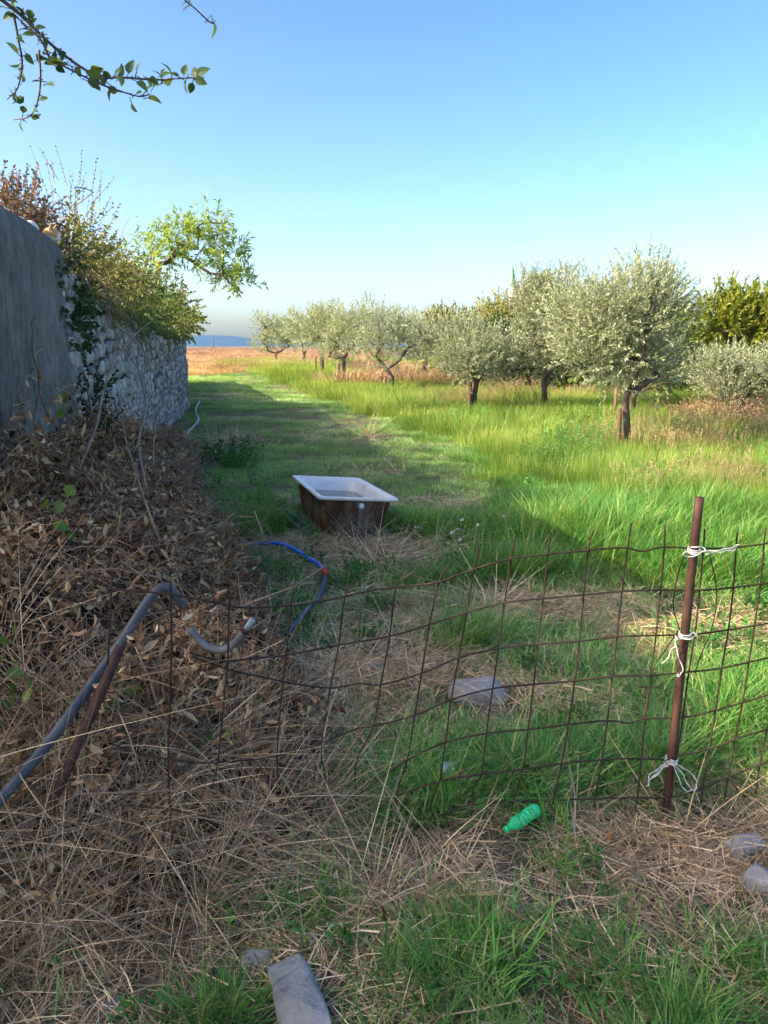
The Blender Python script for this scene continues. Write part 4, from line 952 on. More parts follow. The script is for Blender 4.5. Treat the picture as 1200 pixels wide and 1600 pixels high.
# ------------------------------------------------------------------ plants on top of the wall
def wl(Y, off, z): return wallp(Y, off, z)
def wall_bush(name, label, cat, Y, off, lobes, n_sh, sh, nl, ll, lw, leafm, seed, **kw):
    b = wl(Y, off, 2.05)
    L2 = [((c[1] * NW[0] + c[0] * U[0], c[1] * NW[1] + c[0] * U[1], c[2]), r) for c, r in lobes]     # given along the wall / out from it / up
    return plant(name, label, cat, tuple(b), [(0, 0, -.1), (0, 0, .1), (0, 0, .2)], L2, kw.pop('n_t', 22), kw.pop('r0', .03), n_sh, sh, nl, ll, lw, leafm, kw.pop('bark', 'twig'), seed=seed, **kw)
wall_bush('reddish_shrub', 'reddish pink leaved shrub on the wall top above the cat', 'shrub', 6.25, -.32, [((-.05, 0, .53), (.24, .22, .22)), ((-.3, .0, .48), (.24, .2, .2)), ((.22, .05, .38), (.2, .18, .18))], 300, .12, 13, .026, .016, 'redbush', 90, round_=True, ang=1.0, tips=6, r0=.012)
wall_bush('twiggy_shrub', 'thin twiggy shrub standing up from the wall top', 'shrub', 7.4, -.12, [((0, 0, .7), (.3, .2, .32)), ((.25, 0, .45), (.3, .2, .3))], 46, .26, 9, .028, .015, 'redbush', 92, round_=True, ang=.8, tips=12, n_t=26, grav=-.1, r0=.012)
def overhang(Y0, Y1, seed, label, leafm, n_sh, ll, lw, zlo, zhi, out, name='overhanging_bush', **kw):
    Yc = (Y0 + Y1) / 2; hl = (Y1 - Y0) / 2; r = np.random.default_rng(seed)
    lobes = []
    for i in range(7):
        q = -1 + 2 * (i + .5) / 7
        lobes.append(((q * hl, r.uniform(.0, out), (zhi + zlo) / 2 - 2.05 + r.uniform(-.1, .1)), (hl * .32, r.uniform(.22, .34), (zhi - zlo) / 2 * r.uniform(.75, 1.1))))
    return wall_bush(name, label, 'bush', Yc, -.22, lobes, n_sh, .24, 16, ll, lw, leafm, seed, round_=True, ang=.9, upb=.05, shell=.4, group='bushes hanging over the stone wall', droop=.25, **kw)
overhang(5.6, 6.7, 93, 'dark ivy hanging where the rendered and stone walls meet', 'ivy', 330, .04, .034, 1.6, 2.3, .08, tips=2)
overhang(6.3, 9.0, 94, 'yellowish green bramble sprawling over the near stone wall top', 'hedge', 520, .038, .024, 1.95, 2.5, .22, tips=8)
overhang(8.6, 12.5, 95, 'dense dull green bush hanging low over the middle wall top', 'hedge2', 560, .045, .026, 1.8, 2.5, .28, tips=8)
overhang(12, 17.5, 96, 'olive brown bush drooping down the stones under the lance leaved tree', 'hedge', 420, .055, .032, 1.75, 2.55, .16, tips=8)
overhang(16, 20.4, 97, 'darker bush covering the wall top toward its far end', 'hedge2', 360, .07, .04, 1.7, 2.5, .02, tips=6)
wall_bush('lance_leaved_tree', 'small tree with narrow yellow green leaves leaning out over the wall', 'tree', 16.6, .0, [((.1, .75, 1.55), (.6, .65, .42)), ((.2, -.1, 1.35), (.6, .5, .38)), ((.0, 1.35, 1.15), (.4, .45, .4)), ((.1, .95, 1.95), (.4, .45, .28)), ((.0, 1.5, .8), (.3, .35, .22)), ((0, .2, 1.65), (.45, .4, .3))], 210, .34, 15, .15, .036, 'lance', 99, ang=1.0, r0=.05, n_t=40, tips=20, upb=.2, droop=.15)
# dead stems tangled over the wall top
ds = MB(); r5 = np.random.default_rng(7)
for i in range(90):
    Y = r5.uniform(6.2, 11); a = wl(Y, r5.uniform(-.1, .12), r5.uniform(1.95, 2.3)); l = r5.uniform(.3, .9)
    d = norm(U * r5.normal() + NW * r5.uniform(-.1, .5) + np.array([0, 0, r5.uniform(-.7, .7)])); s = np.linspace(0, 1, 5)
    add_tube(ds, a + d * (l * s)[:, None] - np.array([0, 0, .3 * l]) * (s ** 2)[:, None] + r5.normal(size=(5, 3)) * .02, np.linspace(1, .4, 5) * .005, 4, .5, False)
for i in range(5):
    Y = 6.2 + i * 1.1; s = np.linspace(0, 1, 9)
    add_tube(ds, np.array([wl(Y + 3.2 * q, .12 + .03 * math.sin(q * 7), 2.15 - (.55 + .1 * i) * q + .05 * math.sin(q * 9 + i)) for q in s]), .006, 4)
tag(ds.build('dead_stems', M['greytwig']), 'grey dead bramble stems tangled over the stone wall top', 'stems', kind='stuff')

# climbing plants on the wall foot
wall_foot = plant('green_creeper', 'small dark green creeper at the joint of the two walls', 'creeper', tuple(wl(5.95, .1, 1.0)), [(0, 0, -.3), (0, 0, 0), (0, 0, .1)], [((0, 0, .15), (.12, .2, .35)), ((.05, .1, -.2), (.15, .2, .2))], 14, .01, 70, .16, 10, .035, .03, 'ivy', 'twig', seed=110, round_=True)
# weeds standing in the shaded lawn
def weed(x, y, h, w, ll, lw, label, seed, n=26, mat='weed', round_=False, name='leafy_weed', nl=12):
    r = np.random.default_rng(seed); mb = MB(); st = MB()
    a = r.uniform(0, 2 * math.pi, n); rad = w * np.sqrt(r.uniform(0, 1, n))
    B = np.stack([rad * np.cos(a), rad * np.sin(a), np.zeros(n)], -1)
    D = norm(np.stack([np.cos(a) * .7 * rad / w, np.sin(a) * .7 * rad / w, np.ones(n)], -1) + r.normal(size=(n, 3)) * .2)
    shoots(mb, r, B, D, h * r.uniform(.6, 1.15, n), nl, ll, lw, 1.0, 0, round_, twig=st, twig_r=.002)
    root = empty(name, (x, y, gz(x, y) + .02)); mb.build('foliage', M[mat], root); st.build('stems', M[mat], root)
    tag(root, label, 'weed', 'leafy weeds in the grass')
weed(-2.2, 10.9, .34, .35, .07, .022, 'bright green leafy weed clump beside the white hose', 120, 60)
weed(-1.95, 10.3, .25, .2, .06, .02, 'smaller bright green weed just before the clump by the white hose', 121, 34)
weed(-.80, 5.22, .22, .17, .035, .012, 'dark green bushy weed under the blue hose', 122, 48)
weed(-.24, 5.12, .24, .07, .03, .009, 'thin feathery weed just right of the red hose coupling', 123, 20)
weed(-.05, 4.55, .12, .1, .05, .016, 'small broad leaved weed behind the fence, below the coupling', 124, 16)
weed(2.35, 10.2, .62, .2, .05, .016, 'tall leafy green weed left of the largest olive trunk', 125, 30, nl=18)
weed(2.75, 11.0, .7, .25, .05, .016, 'second tall leafy weed nearer the largest olive trunk', 126, 34, nl=18)
weed(4.6, 12.6, .4, .4, .09, .012, 'dark green tuft right of the largest olive trunk', 127, 50)
# surveyed positions in metres
FENCE_ROWS = [[(-0.74,1.971,0.969),(-0.681,1.97,0.963),(-0.622,1.97,0.959),(-0.571,1.971,0.953),(-0.47,2.009,0.919),(-0.401,2.099,0.871),(-0.285,2.261,0.821),(-0.222,2.326,0.807),(-0.126,2.385,0.809),(-0.041,2.396,0.825),(0.039,2.387,0.838),(0.113,2.381,0.849),(0.176,2.376,0.861),(0.287,2.367,0.906),(0.403,2.364,0.941),(0.519,2.37,0.954),(0.65,2.383,0.963),(0.715,2.392,0.967),(0.781,2.402,0.966),(0.83,2.411,0.953),(0.906,2.423,0.963),(1.029,2.444,0.953),(1.157,2.464,0.952),(1.268,2.478,0.962),(1.432,2.492,0.982)],[(-0.534,1.997,0.776),(-0.455,2.066,0.722),(-0.382,2.166,0.69),(-0.307,2.267,0.656),(-0.15,2.401,0.636),(0.019,2.413,0.662),(0.149,2.399,0.708),(0.27,2.389,0.753),(0.389,2.385,0.787),(0.515,2.39,0.801),(0.648,2.402,0.808),(0.777,2.417,0.816),(0.909,2.436,0.814),(1.046,2.456,0.807),(1.165,2.472,0.811),(1.286,2.485,0.823),(1.45,2.497,0.848)],[(-0.529,2.001,0.763),(-0.443,2.089,0.685),(-0.354,2.22,0.6),(-0.31,2.281,0.559),(-0.179,2.402,0.483),(-0.086,2.435,0.484),(-0.011,2.431,0.482),(0.126,2.416,0.53),(0.248,2.404,0.59),(0.377,2.399,0.625),(0.506,2.401,0.638),(0.644,2.409,0.646),(0.772,2.421,0.657),(0.906,2.436,0.656),(1.043,2.452,0.654),(1.163,2.465,0.665),(1.297,2.478,0.683),(1.461,2.488,0.711)],[(-0.777,2.024,0.486),(-0.707,2.028,0.458),(-0.621,2.03,0.436),(-0.491,2.078,0.397),(-0.342,2.258,0.319),(-0.255,2.35,0.295),(-0.209,2.386,0.292),(-0.088,2.435,0.32),(-0.037,2.433,0.328),(0.104,2.416,0.377),(0.225,2.406,0.44),(0.363,2.399,0.483),(0.498,2.397,0.499),(0.635,2.401,0.509),(0.762,2.411,0.521),(0.894,2.422,0.52),(1.025,2.435,0.526),(1.142,2.447,0.535),(1.302,2.463,0.565),(1.466,2.474,0.602)],[(-0.143,2.392,0.05),(-0.071,2.411,0.097),(0.0,2.408,0.155),(0.081,2.403,0.22),(0.208,2.394,0.29),(0.344,2.384,0.328),(0.482,2.379,0.345),(0.616,2.381,0.362),(0.748,2.389,0.372),(0.827,2.393,0.361),(0.878,2.399,0.374),(1.009,2.411,0.372),(1.123,2.424,0.392),(1.306,2.444,0.438),(1.471,2.456,0.479)],[(-0.276,2.308,0.1),(-0.154,2.387,0.046),(-0.066,2.403,0.048),(0.061,2.389,0.101),(0.191,2.376,0.157),(0.328,2.365,0.188),(0.466,2.359,0.21),(0.594,2.361,0.23),(0.731,2.368,0.24),(0.868,2.38,0.238),(0.953,2.387,0.229),(0.994,2.393,0.24),(1.106,2.406,0.257),(1.2,2.419,0.288),(1.312,2.43,0.318),(1.477,2.442,0.364)],[(-0.783,2.027,0.291),(-0.624,2.021,0.282),(-0.543,2.027,0.249),(-0.487,2.062,0.196)],[(0.04,2.374,-0.049),(0.11,2.366,-0.016),(0.218,2.359,0.05),(0.299,2.353,0.08),(0.436,2.347,0.098),(0.571,2.347,0.103),(0.714,2.355,0.103),(0.862,2.37,0.098),(0.98,2.384,0.089),(1.094,2.399,0.114),(1.188,2.411,0.153),(1.266,2.419,0.18),(1.322,2.425,0.198),(1.488,2.437,0.247)]]
FENCE_COLS = [[(-0.721,1.98,1.018),(-0.728,1.976,0.957),(-0.739,1.978,0.866),(-0.76,1.993,0.74)],[(-0.568,1.976,0.993),(-0.57,1.977,0.939),(-0.579,1.99,0.816),(-0.603,2.021,0.612),(-0.623,2.036,0.433),(-0.624,2.028,0.282),(-0.62,2.012,0.182)],[(-0.425,2.064,0.928),(-0.433,2.061,0.892),(-0.448,2.082,0.721),(-0.471,2.091,0.558),(-0.492,2.084,0.393),(-0.511,2.064,0.315)],[(-0.276,2.268,0.872),(-0.285,2.267,0.819),(-0.306,2.274,0.657),(-0.319,2.276,0.562),(-0.343,2.264,0.316),(-0.336,2.261,0.181)],[(-0.091,2.394,0.864),(-0.126,2.391,0.807),(-0.15,2.407,0.633),(-0.18,2.408,0.481),(-0.21,2.392,0.288),(-0.204,2.387,0.186),(-0.174,2.388,0.062)],[(0.092,2.382,0.889),(0.039,2.393,0.836),(0.019,2.42,0.657),(-0.011,2.437,0.479),(-0.037,2.439,0.322),(-0.097,2.429,0.191),(-0.095,2.409,0.044),(-0.102,2.395,-0.046)],[(0.209,2.371,0.924),(0.177,2.382,0.859),(0.149,2.405,0.705),(0.126,2.422,0.527),(0.104,2.422,0.374),(0.079,2.409,0.214),(0.046,2.397,0.096),(0.044,2.378,-0.069)],[(0.304,2.361,0.99),(0.287,2.373,0.905),(0.269,2.395,0.751),(0.248,2.41,0.587),(0.226,2.412,0.437),(0.208,2.4,0.286),(0.189,2.383,0.153),(0.162,2.376,0.08),(0.168,2.367,0.013)],[(0.411,2.359,1.019),(0.404,2.37,0.939),(0.39,2.391,0.785),(0.378,2.405,0.623),(0.363,2.405,0.48),(0.344,2.39,0.325),(0.329,2.371,0.184),(0.305,2.368,0.152),(0.3,2.359,0.076),(0.294,2.353,0.003)],[(0.523,2.365,1.028),(0.52,2.376,0.952),(0.517,2.396,0.799),(0.507,2.407,0.636),(0.499,2.403,0.497),(0.483,2.385,0.341),(0.467,2.365,0.207),(0.437,2.353,0.095),(0.431,2.35,0.063)],[(0.66,2.381,1.028),(0.651,2.389,0.961),(0.65,2.408,0.806),(0.646,2.415,0.644),(0.636,2.407,0.506),(0.618,2.387,0.359),(0.596,2.367,0.227),(0.573,2.353,0.099),(0.569,2.351,0.072)],[(0.785,2.397,1.048),(0.783,2.408,0.965),(0.779,2.423,0.814),(0.774,2.427,0.655),(0.764,2.417,0.518),(0.75,2.395,0.369),(0.733,2.374,0.237),(0.716,2.361,0.099),(0.715,2.36,0.066)],[(0.901,2.418,1.036),(0.908,2.429,0.961),(0.912,2.442,0.812),(0.908,2.442,0.653),(0.896,2.428,0.518),(0.88,2.405,0.371),(0.87,2.386,0.235),(0.864,2.376,0.094),(0.86,2.375,0.056)],[(1.04,2.444,1.018),(1.045,2.452,0.951),(1.049,2.462,0.806),(1.045,2.458,0.652),(1.028,2.441,0.523),(1.012,2.417,0.369),(0.996,2.399,0.237),(0.983,2.39,0.086),(0.982,2.391,0.014)],[(1.157,2.465,1.002),(1.16,2.47,0.951),(1.168,2.478,0.809),(1.162,2.471,0.663),(1.144,2.453,0.532),(1.126,2.43,0.389),(1.109,2.412,0.253),(1.097,2.405,0.11),(1.095,2.406,0.036)],[(1.254,2.477,1.012),(1.257,2.482,0.958),(1.262,2.488,0.82),(1.253,2.48,0.673),(1.239,2.463,0.546),(1.22,2.441,0.411),(1.199,2.424,0.283),(1.186,2.416,0.147),(1.18,2.416,0.069)],[(1.367,2.488,1.027),(1.372,2.494,0.971),(1.372,2.498,0.837),(1.364,2.49,0.697),(1.347,2.474,0.579),(1.329,2.453,0.443),(1.311,2.436,0.314),(1.296,2.428,0.187),(1.295,2.43,0.075)]]
FENCE_LOOSE = [[(0.988,2.458,0.93),(0.973,2.461,0.866),(0.966,2.464,0.787),(0.971,2.466,0.73),(0.993,2.467,0.673),(1.002,2.465,0.628)],[(1.077,2.473,0.921),(1.098,2.48,0.864),(1.117,2.485,0.791),(1.118,2.484,0.724),(1.107,2.479,0.657),(1.087,2.471,0.603),(1.069,2.465,0.559),(1.057,2.457,0.512)],[(0.991,2.466,0.662),(0.95,2.456,0.598),(0.916,2.448,0.548),(0.896,2.437,0.479)],[(0.854,2.433,0.474),(0.898,2.436,0.468),(0.936,2.439,0.466),(0.964,2.437,0.437)]]
TWINES = [[[(0.97, 2.385, 0.958), (0.951, 2.385, 0.95), (0.97, 2.385, 0.941), (1.011, 2.385, 0.954), (1.021, 2.385, 0.967), (1.002, 2.385, 0.975), (0.977, 2.385, 0.971)], [(1.017, 2.385, 0.958), (1.06, 2.385, 0.962), (1.092, 2.385, 0.969), (1.119, 2.385, 0.977), (1.127, 2.385, 0.983), (1.117, 2.385, 0.965), (1.092, 2.385, 0.96), (1.06, 2.385, 0.956), (1.022, 2.385, 0.95)]], [[(0.963, 2.385, 0.669), (0.991, 2.385, 0.678), (1.014, 2.385, 0.682), (1.019, 2.385, 0.675), (0.995, 2.385, 0.664), (0.961, 2.385, 0.662), (0.952, 2.385, 0.673)], [(0.957, 2.385, 0.669), (0.95, 2.385, 0.642), (0.938, 2.385, 0.615), (0.916, 2.385, 0.575)], [(0.955, 2.385, 0.664), (0.961, 2.385, 0.615), (0.979, 2.385, 0.575), (0.983, 2.385, 0.544), (0.969, 2.385, 0.534), (0.971, 2.385, 0.541)]], [[(0.95, 2.385, 0.233), (0.979, 2.385, 0.228), (0.99, 2.385, 0.219), (0.972, 2.385, 0.209), (0.949, 2.385, 0.219), (0.952, 2.385, 0.233)], [(0.962, 2.385, 0.214), (0.923, 2.385, 0.195), (0.901, 2.385, 0.166), (0.906, 2.385, 0.152), (0.934, 2.385, 0.185), (0.963, 2.385, 0.209)], [(0.96, 2.385, 0.212), (0.93, 2.385, 0.188), (0.904, 2.385, 0.147), (0.895, 2.385, 0.128)], [(0.971, 2.385, 0.219), (1.016, 2.385, 0.2), (1.051, 2.385, 0.171), (1.066, 2.385, 0.142), (1.061, 2.385, 0.12), (1.04, 2.385, 0.113), (1.017, 2.385, 0.128), (0.996, 2.385, 0.176), (0.98, 2.385, 0.209)], [(0.975, 2.385, 0.214), (1.013, 2.385, 0.18), (1.029, 2.385, 0.147), (1.053, 2.385, 0.118)]]]
BRANCHES = [[(-0.844, 1.9, 2.342), (-0.791, 1.9, 2.304), (-0.763, 1.9, 2.276), (-0.719, 1.9, 2.238), (-0.658, 1.9, 2.204), (-0.594, 1.9, 2.194), (-0.522, 1.9, 2.198), (-0.472, 1.9, 2.204), (-0.424, 1.9, 2.217)], [(-0.782, 1.9, 2.282), (-0.747, 1.9, 2.251), (-0.74, 1.9, 2.22), (-0.708, 1.9, 2.204), (-0.659, 1.9, 2.188), (-0.614, 1.9, 2.174), (-0.581, 1.9, 2.178), (-0.556, 1.9, 2.186)], [(-0.797, 1.9, 2.299), (-0.802, 1.9, 2.253), (-0.82, 1.9, 2.225), (-0.853, 1.9, 2.186), (-0.891, 1.9, 2.169)], [(-0.74, 1.9, 2.22), (-0.761, 1.9, 2.175), (-0.786, 1.9, 2.138), (-0.824, 1.9, 2.12), (-0.881, 1.9, 2.125)], [(-0.452, 1.9, 2.35), (-0.433, 1.9, 2.337), (-0.416, 1.9, 2.325), (-0.4, 1.9, 2.326), (-0.392, 1.9, 2.33)]]
STUB = [(-0.739, 2.62, 0.688), (-0.701, 2.58, 0.666), (-0.671, 2.56, 0.627), (-0.624, 2.54, 0.58), (-0.567, 2.53, 0.565), (-0.52, 2.52, 0.593), (-0.483, 2.51, 0.639), (-0.456, 2.5, 0.679)]
BRACE = [(-0.796, 2.2, 0.712), (-0.844, 2.1, 0.573), (-0.978, 1.95, 0.246), (-1.043, 1.9, 0.089)]
# ------------------------------------------------------------------ far things
pm = MB(); add_tube(pm, [(0, 0, -.5), (0, 0, 3), (0, 0, 6.9)], [.2, .18, .15], 8); add_tube(pm, [(-.9, 0, 6.5), (.9, 0, 6.5)], .06, 5)
pole = pm.build('utility_pole', M['bark']); pole.location = (-86, 400, 0); tag(pole, 'thin wooden utility pole far off before the blue hill', 'pole')
mm = MB()
for a in range(3): add_tube(mm, [(1.2 * math.cos(a * 2.1), 1.2 * math.sin(a * 2.1), -3), (.3 * math.cos(a * 2.1), .3 * math.sin(a * 2.1), 16)], .22, 5)
for i in range(6): add_tube(mm, [(1.1 - .15 * i, 0, i * 2.6), (-.6 + .08 * i, .8 - .1 * i, i * 2.6 + 1.3), (-.6 + .08 * i, -.8 + .1 * i, i * 2.6 + 2.6)], .12, 4)
mast = mm.build('radio_mast', M['wire']); mast.location = (-468, 2060, 29); tag(mast, 'faint lattice mast on the hill crest', 'mast')
mn = empty('minaret', (23.85, 150, 0)); tag(mn, 'slim white tower with pointed green spire behind the trees', 'tower')
def lathe(prof, n=24):
    P = np.array(prof, dtype=np.float64); th = np.linspace(0, 2 * math.pi, n, endpoint=False)
    V = np.stack([P[:, 0][:, None] * np.cos(th), P[:, 0][:, None] * np.sin(th), np.repeat(P[:, 1][:, None], n, 1)], -1).reshape(-1, 3)
    i = np.arange(len(P) - 1)[:, None] * n; j = np.arange(n)[None, :]; j2 = (j + 1) % n
    return V, np.stack([i + j, i + j2, i + n + j2, i + n + j], -1).reshape(-1, 4)
M['whitewash'] = solid_mat('whitewash', [(0.6, 0.58, 0.52), (0.75, 0.73, 0.68)], 2, .9, .1, None, .2, 10)
M['verdigris'] = solid_mat('green spire metal', [(0.09, 0.24, 0.13), (0.14, 0.32, 0.18)], 3, .6, .4, None, 0, 10)
for nm, pr, mt in (('shaft', [(.95, -.5), (.95, 8.2), (.7, 8.4), (.62, 8.5), (.62, 12.55)], 'whitewash'), ('balcony', [(.63, 7.9), (1.15, 8.5), (1.2, 8.5), (1.2, 9.3), (1.1, 9.3), (1.1, 8.6), (.6, 8.6)], 'whitewash'), ('spire', [(.6, 12.5), (.8, 12.55), (.74, 12.75), (.4, 14.5), (.06, 16.3), (.04, 16.6), (.0, 17.0)], 'verdigris')):
    V, F = lathe(pr); mb = MB(); mb.add(V, F); mb.build(nm, M[mt], mn, False)

# ------------------------------------------------------------------ wire fence
fence = empty('wire_fence', (0.6, 2.42, 0)); tag(fence, 'rusty welded wire mesh fence sagging across the grass', 'fence')
def wire(name, pts, r):
    P = spline(np.array(pts) - np.array([0.6, 2.42, 0]), 4); mb = MB(); add_tube(mb, P, r, 6); return mb.build(name, M['wire'], fence, True)
for r_ in FENCE_ROWS:
    r_ = list(r_)
    if r_[-1][0] > 1.2: r_ += [(r_[-1][0] + .12 * k_, r_[-1][1] + .012 * k_, r_[-1][2] + .004 * k_) for k_ in range(1, 10)]
    wire('horizontal_wire', r_, .0031)
FENCE_COLS = list(FENCE_COLS) + [[(x_ + .125 * k_, y_ + .013 * k_, z_ + .004 * k_) for x_, y_, z_ in FENCE_COLS[-1]] for k_ in range(1, 8)]
for c_ in FENCE_COLS:
    c_ = list(c_); wire('vertical_wire', c_, .0029)
for c_ in FENCE_LOOSE: wire('loose_wire', c_, .002)
# post
pt = MB(); a = np.array([.969, 2.40, -.25]); b = np.array([1.004, 2.42, 1.128]); d = (b - a) / np.linalg.norm(b - a)
s = np.linspace(0, 1, 24)[:, None]; P = a + (b - a) * s
Vo, Fo, _ = tube_arrays(P, .0145, 18, False); pt.add(Vo, Fo)
Vi, Fi, _ = tube_arrays(np.array([b, b - d * .1]), .0115, 18, False); pt.add(Vi, Fi)
k0 = 23 * 18; k1 = 24 * 18; j = np.arange(18); j2 = (j + 1) % 18
pt.T4.append(np.stack([k0 + j, k0 + j2, k1 + j2, k1 + j], -1).astype(np.int32))
post = pt.build('fence_post', M['post'], None, True); tag(post, 'rusty steel pipe post holding the wire fence', 'post')
# brace
bp = MB(); add_tube(bp, spline(BRACE, 4), .015, 10)
tag(bp.build('leaning_post', M['post'], None, True), 'dark rusty post leaning inside the brambles under the grey pipe', 'post')
# twine
def twine(lines, label, c):
    root = empty('twine_tie', c); mb = MB()
    for l in lines:
        P = spline(np.array(l) - np.array(c), 5); P[:, 1] += 0.006 * np.sin(np.arange(len(P)) * 0.9); add_tube(mb, P, .0018, 6)
    mb.build('twine', M['twine'], root, True)
    q = (1.004 - .969) / 1.378 * c[2]; cc = np.array([.9755 + q, 2.4015 + .0145 * c[2], c[2]]) - np.array(c)
    kb = MB()
    for dz, rr in ((0.0, .0185), (.006, .018), (-.006, .0183)):
        th = np.linspace(0, 2 * math.pi, 20); add_tube(kb, np.stack([cc[0] + rr * np.cos(th), cc[1] + rr * np.sin(th), cc[2] + dz + .004 * np.sin(th)], -1), .0022, 6)
    kb.build('knot', M['twine'], root, True)
    tag(root, label, 'twine', 'white twine ties on the fence post')
TW = TWINES
twine(TW[0], 'white twine tied at the top wire of the post', (1.0, 2.385, .955))
twine(TW[1], 'white twine with long dangling ends half way up the post', (.985, 2.385, .668))
twine(TW[2], 'white twine bow with two loops low on the post', (.972, 2.385, .22))

# ------------------------------------------------------------------ pipes and hoses
M['greypipe'] = solid_mat('grey blue plastic pipe', [(0.035, 0.045, 0.056), (0.06, 0.072, 0.085), (0.11, 0.12, 0.13)], 7, .5, .4, None, .15, 60, bdist=.002)
M['paleend'] = solid_mat('pale hose plastic', [(0.07, 0.07, 0.065), (0.12, 0.125, 0.125), (0.2, 0.21, 0.21)], 11, .55, .35, None, .15, 60, bdist=.002)
M['bluehose'] = solid_mat('blue hose', [(0.014, 0.13, 0.52), (0.02, 0.2, 0.68)], 9, .4, .45, None, .1, 60, bdist=.002)
M['darkhose'] = solid_mat('dark hose', [(0.03, 0.05, 0.07), (0.06, 0.09, 0.12)], 9, .5, .4, None, .1, 60, bdist=.002)
M['redplastic'] = solid_mat('red coupling plastic', [(0.42, 0.035, 0.015), (0.6, 0.07, 0.03)], 20, .45, .4, None, .1, 60, bdist=.002)
M['whitehose'] = solid_mat('white hose', [(0.3, 0.31, 0.32), (0.5, 0.51, 0.52)], 5, .6, .3, None, .1, 60, bdist=.002)
p0 = MB(); add_tube(p0, spline([(-.655, 2.40, .775), (-.672, 2.385, .815), (-.694, 2.37, .843), (-.722, 2.355, .838), (-.758, 2.33, .795), (-.805, 2.27, .716), (-.848, 2.21, .652), (-.917, 2.09, .548), (-.979, 2.0, .466), (-1.047, 1.9, .388), (-1.17, 1.75, .24), (-1.32, 1.55, .02)], 6), .0158, 14)
tag(p0.build('bent_pipe', M['greypipe'], None, True), 'grey blue plastic pipe bent over the top of the brambles', 'pipe')
M['paletip'] = solid_mat('pale hose tip', [(0.2, 0.23, 0.25), (0.34, 0.37, 0.39)], 20, .5, .4)
hp = empty('hose_stub', (-.567, 2.53, .565)); tag(hp, 'short curved grey hose end sticking out of the brambles', 'hose')
c = np.array([-.61, 2.72, .487]); h1 = MB(); add_tube(h1, spline(np.array(STUB[2:-1]) - c, 5), .0125, 12); h1.build('hose', M['paleend'], hp, True)
h2 = MB(); add_tube(h2, np.array([STUB[-2], STUB[-1]]) - c, .010, 12); h2.build('hose_tip', M['paletip'], hp, True)
h3 = MB(); add_tube(h3, np.array([np.array(STUB[-2]) * .9 + np.array(STUB[-3]) * .1, np.array(STUB[-2]) * .8 + np.array(STUB[-1]) * .2]) - c, .0142, 12); h3.build('collar', M['post'], hp, True)
bh = empty('garden_hose', (-.6, 5.6, .05)); tag(bh, 'bright blue garden hose curving to a red coupling in the grass', 'hose'); c = np.array([-.6, 5.6, .05])
q = MB(); add_tube(q, spline(np.array([(-1.75, 6.15, .0), (-1.45, 6.05, .05), (-1.17, 5.98, .05), (-.87, 5.95, .07), (-.70, 5.74, .08), (-.565, 5.5, .075), (-.46, 5.28, .085), (-.41, 5.14, .085)]) - c, 6), .017, 12); q.build('blue_tube', M['bluehose'], bh, True)
q = MB()
for (a, b, r_) in (((-.41, 5.14, .085), (-.405, 5.115, .084), .026), ((-.405, 5.112, .084), (-.40, 5.085, .082), .023), ((-.4, 5.082, .082), (-.398, 5.06, .08), .026)):
    add_tube(q, np.array([a, b]) - c, r_, 14)
q.build('red_coupling', M['redplastic'], bh, False)
q = MB(); add_tube(q, spline(np.array([(-.4, 5.09, .082), (-.40, 4.92, .05), (-.41, 4.68, .05), (-.45, 4.40, .07), (-.47, 4.2, .09), (-.53, 3.95, .07)]) - c, 6), .014, 10); q.build('dark_tube', M['darkhose'], bh, True)
q = MB(); add_tube(q, spline([(-5.25, 22.2, .05), (-4.6, 19.0, .06), (-3.97, 16.6, .06), (-3.75, 15.3, .05), (-3.58, 14.1, .05), (-3.25, 12.9, .06), (-2.88, 11.6, .05), (-2.75, 10.5, .06), (-2.62, 9.6, .05), (-2.5, 8.9, .02)], 6), .022, 8)
tag(q.build('white_hose', M['whitehose'], None, True), 'thin pale hose snaking along the foot of the stone wall', 'hose')
q = MB(); add_tube(q, spline([(-.95, 6.9, .10), (-.80, 6.6, .09), (-.67, 6.38, .05), (-.58, 6.2, .03)], 6), .013, 8); add_tube(q, spline([(-.90, 6.95, .12), (-.76, 6.66, .11), (-.62, 6.42, .06), (-.53, 6.22, .03)], 6), .013, 8)
tag(q.build('green_hose', solid_mat('green hose', [(0.03, 0.09, 0.09), (0.06, 0.14, 0.14)], 9, .5, .4), None, True), 'dark green hose looped beside the bathtub', 'hose')

# ------------------------------------------------------------------ bathtub
def rrect(w, l, r, n=6):
    pts = []
    for cx_, cy_, a0 in ((w / 2 - r, l / 2 - r, 0), (-w / 2 + r, l / 2 - r, 90), (-w / 2 + r, -l / 2 + r, 180), (w / 2 - r, -l / 2 + r, 270)):
        for i in range(n): a = R(a0 + 90 * i / (n - 1)); pts.append((cx_ + r * math.cos(a), cy_ + r * math.sin(a)))
    return np.array(pts)
def loft(mb, loops, cap0=False, cap1=False):
    n = len(loops[0][0]); V = np.concatenate([np.column_stack([l, np.full(n, z)]) for l, z in loops])
    i = np.arange(len(loops) - 1)[:, None] * n; j = np.arange(n)[None, :]; j2 = (j + 1) % n
    n0 = mb.n; mb.add(V, np.stack([i + j, i + j2, i + n + j2, i + n + j], -1).reshape(-1, 4))
    for flag, st in ((cap0, 0), (cap1, (len(loops) - 1) * n)):
        if flag:
            c = V[st:st + n].mean(0); m0 = mb.n; mb.add([c], np.zeros((0, 3), dtype=np.int32))
            mb.T3.append(np.stack([np.full(n, m0), n0 + st + np.arange(n), n0 + st + (np.arange(n) + 1) % n], -1).astype(np.int32))
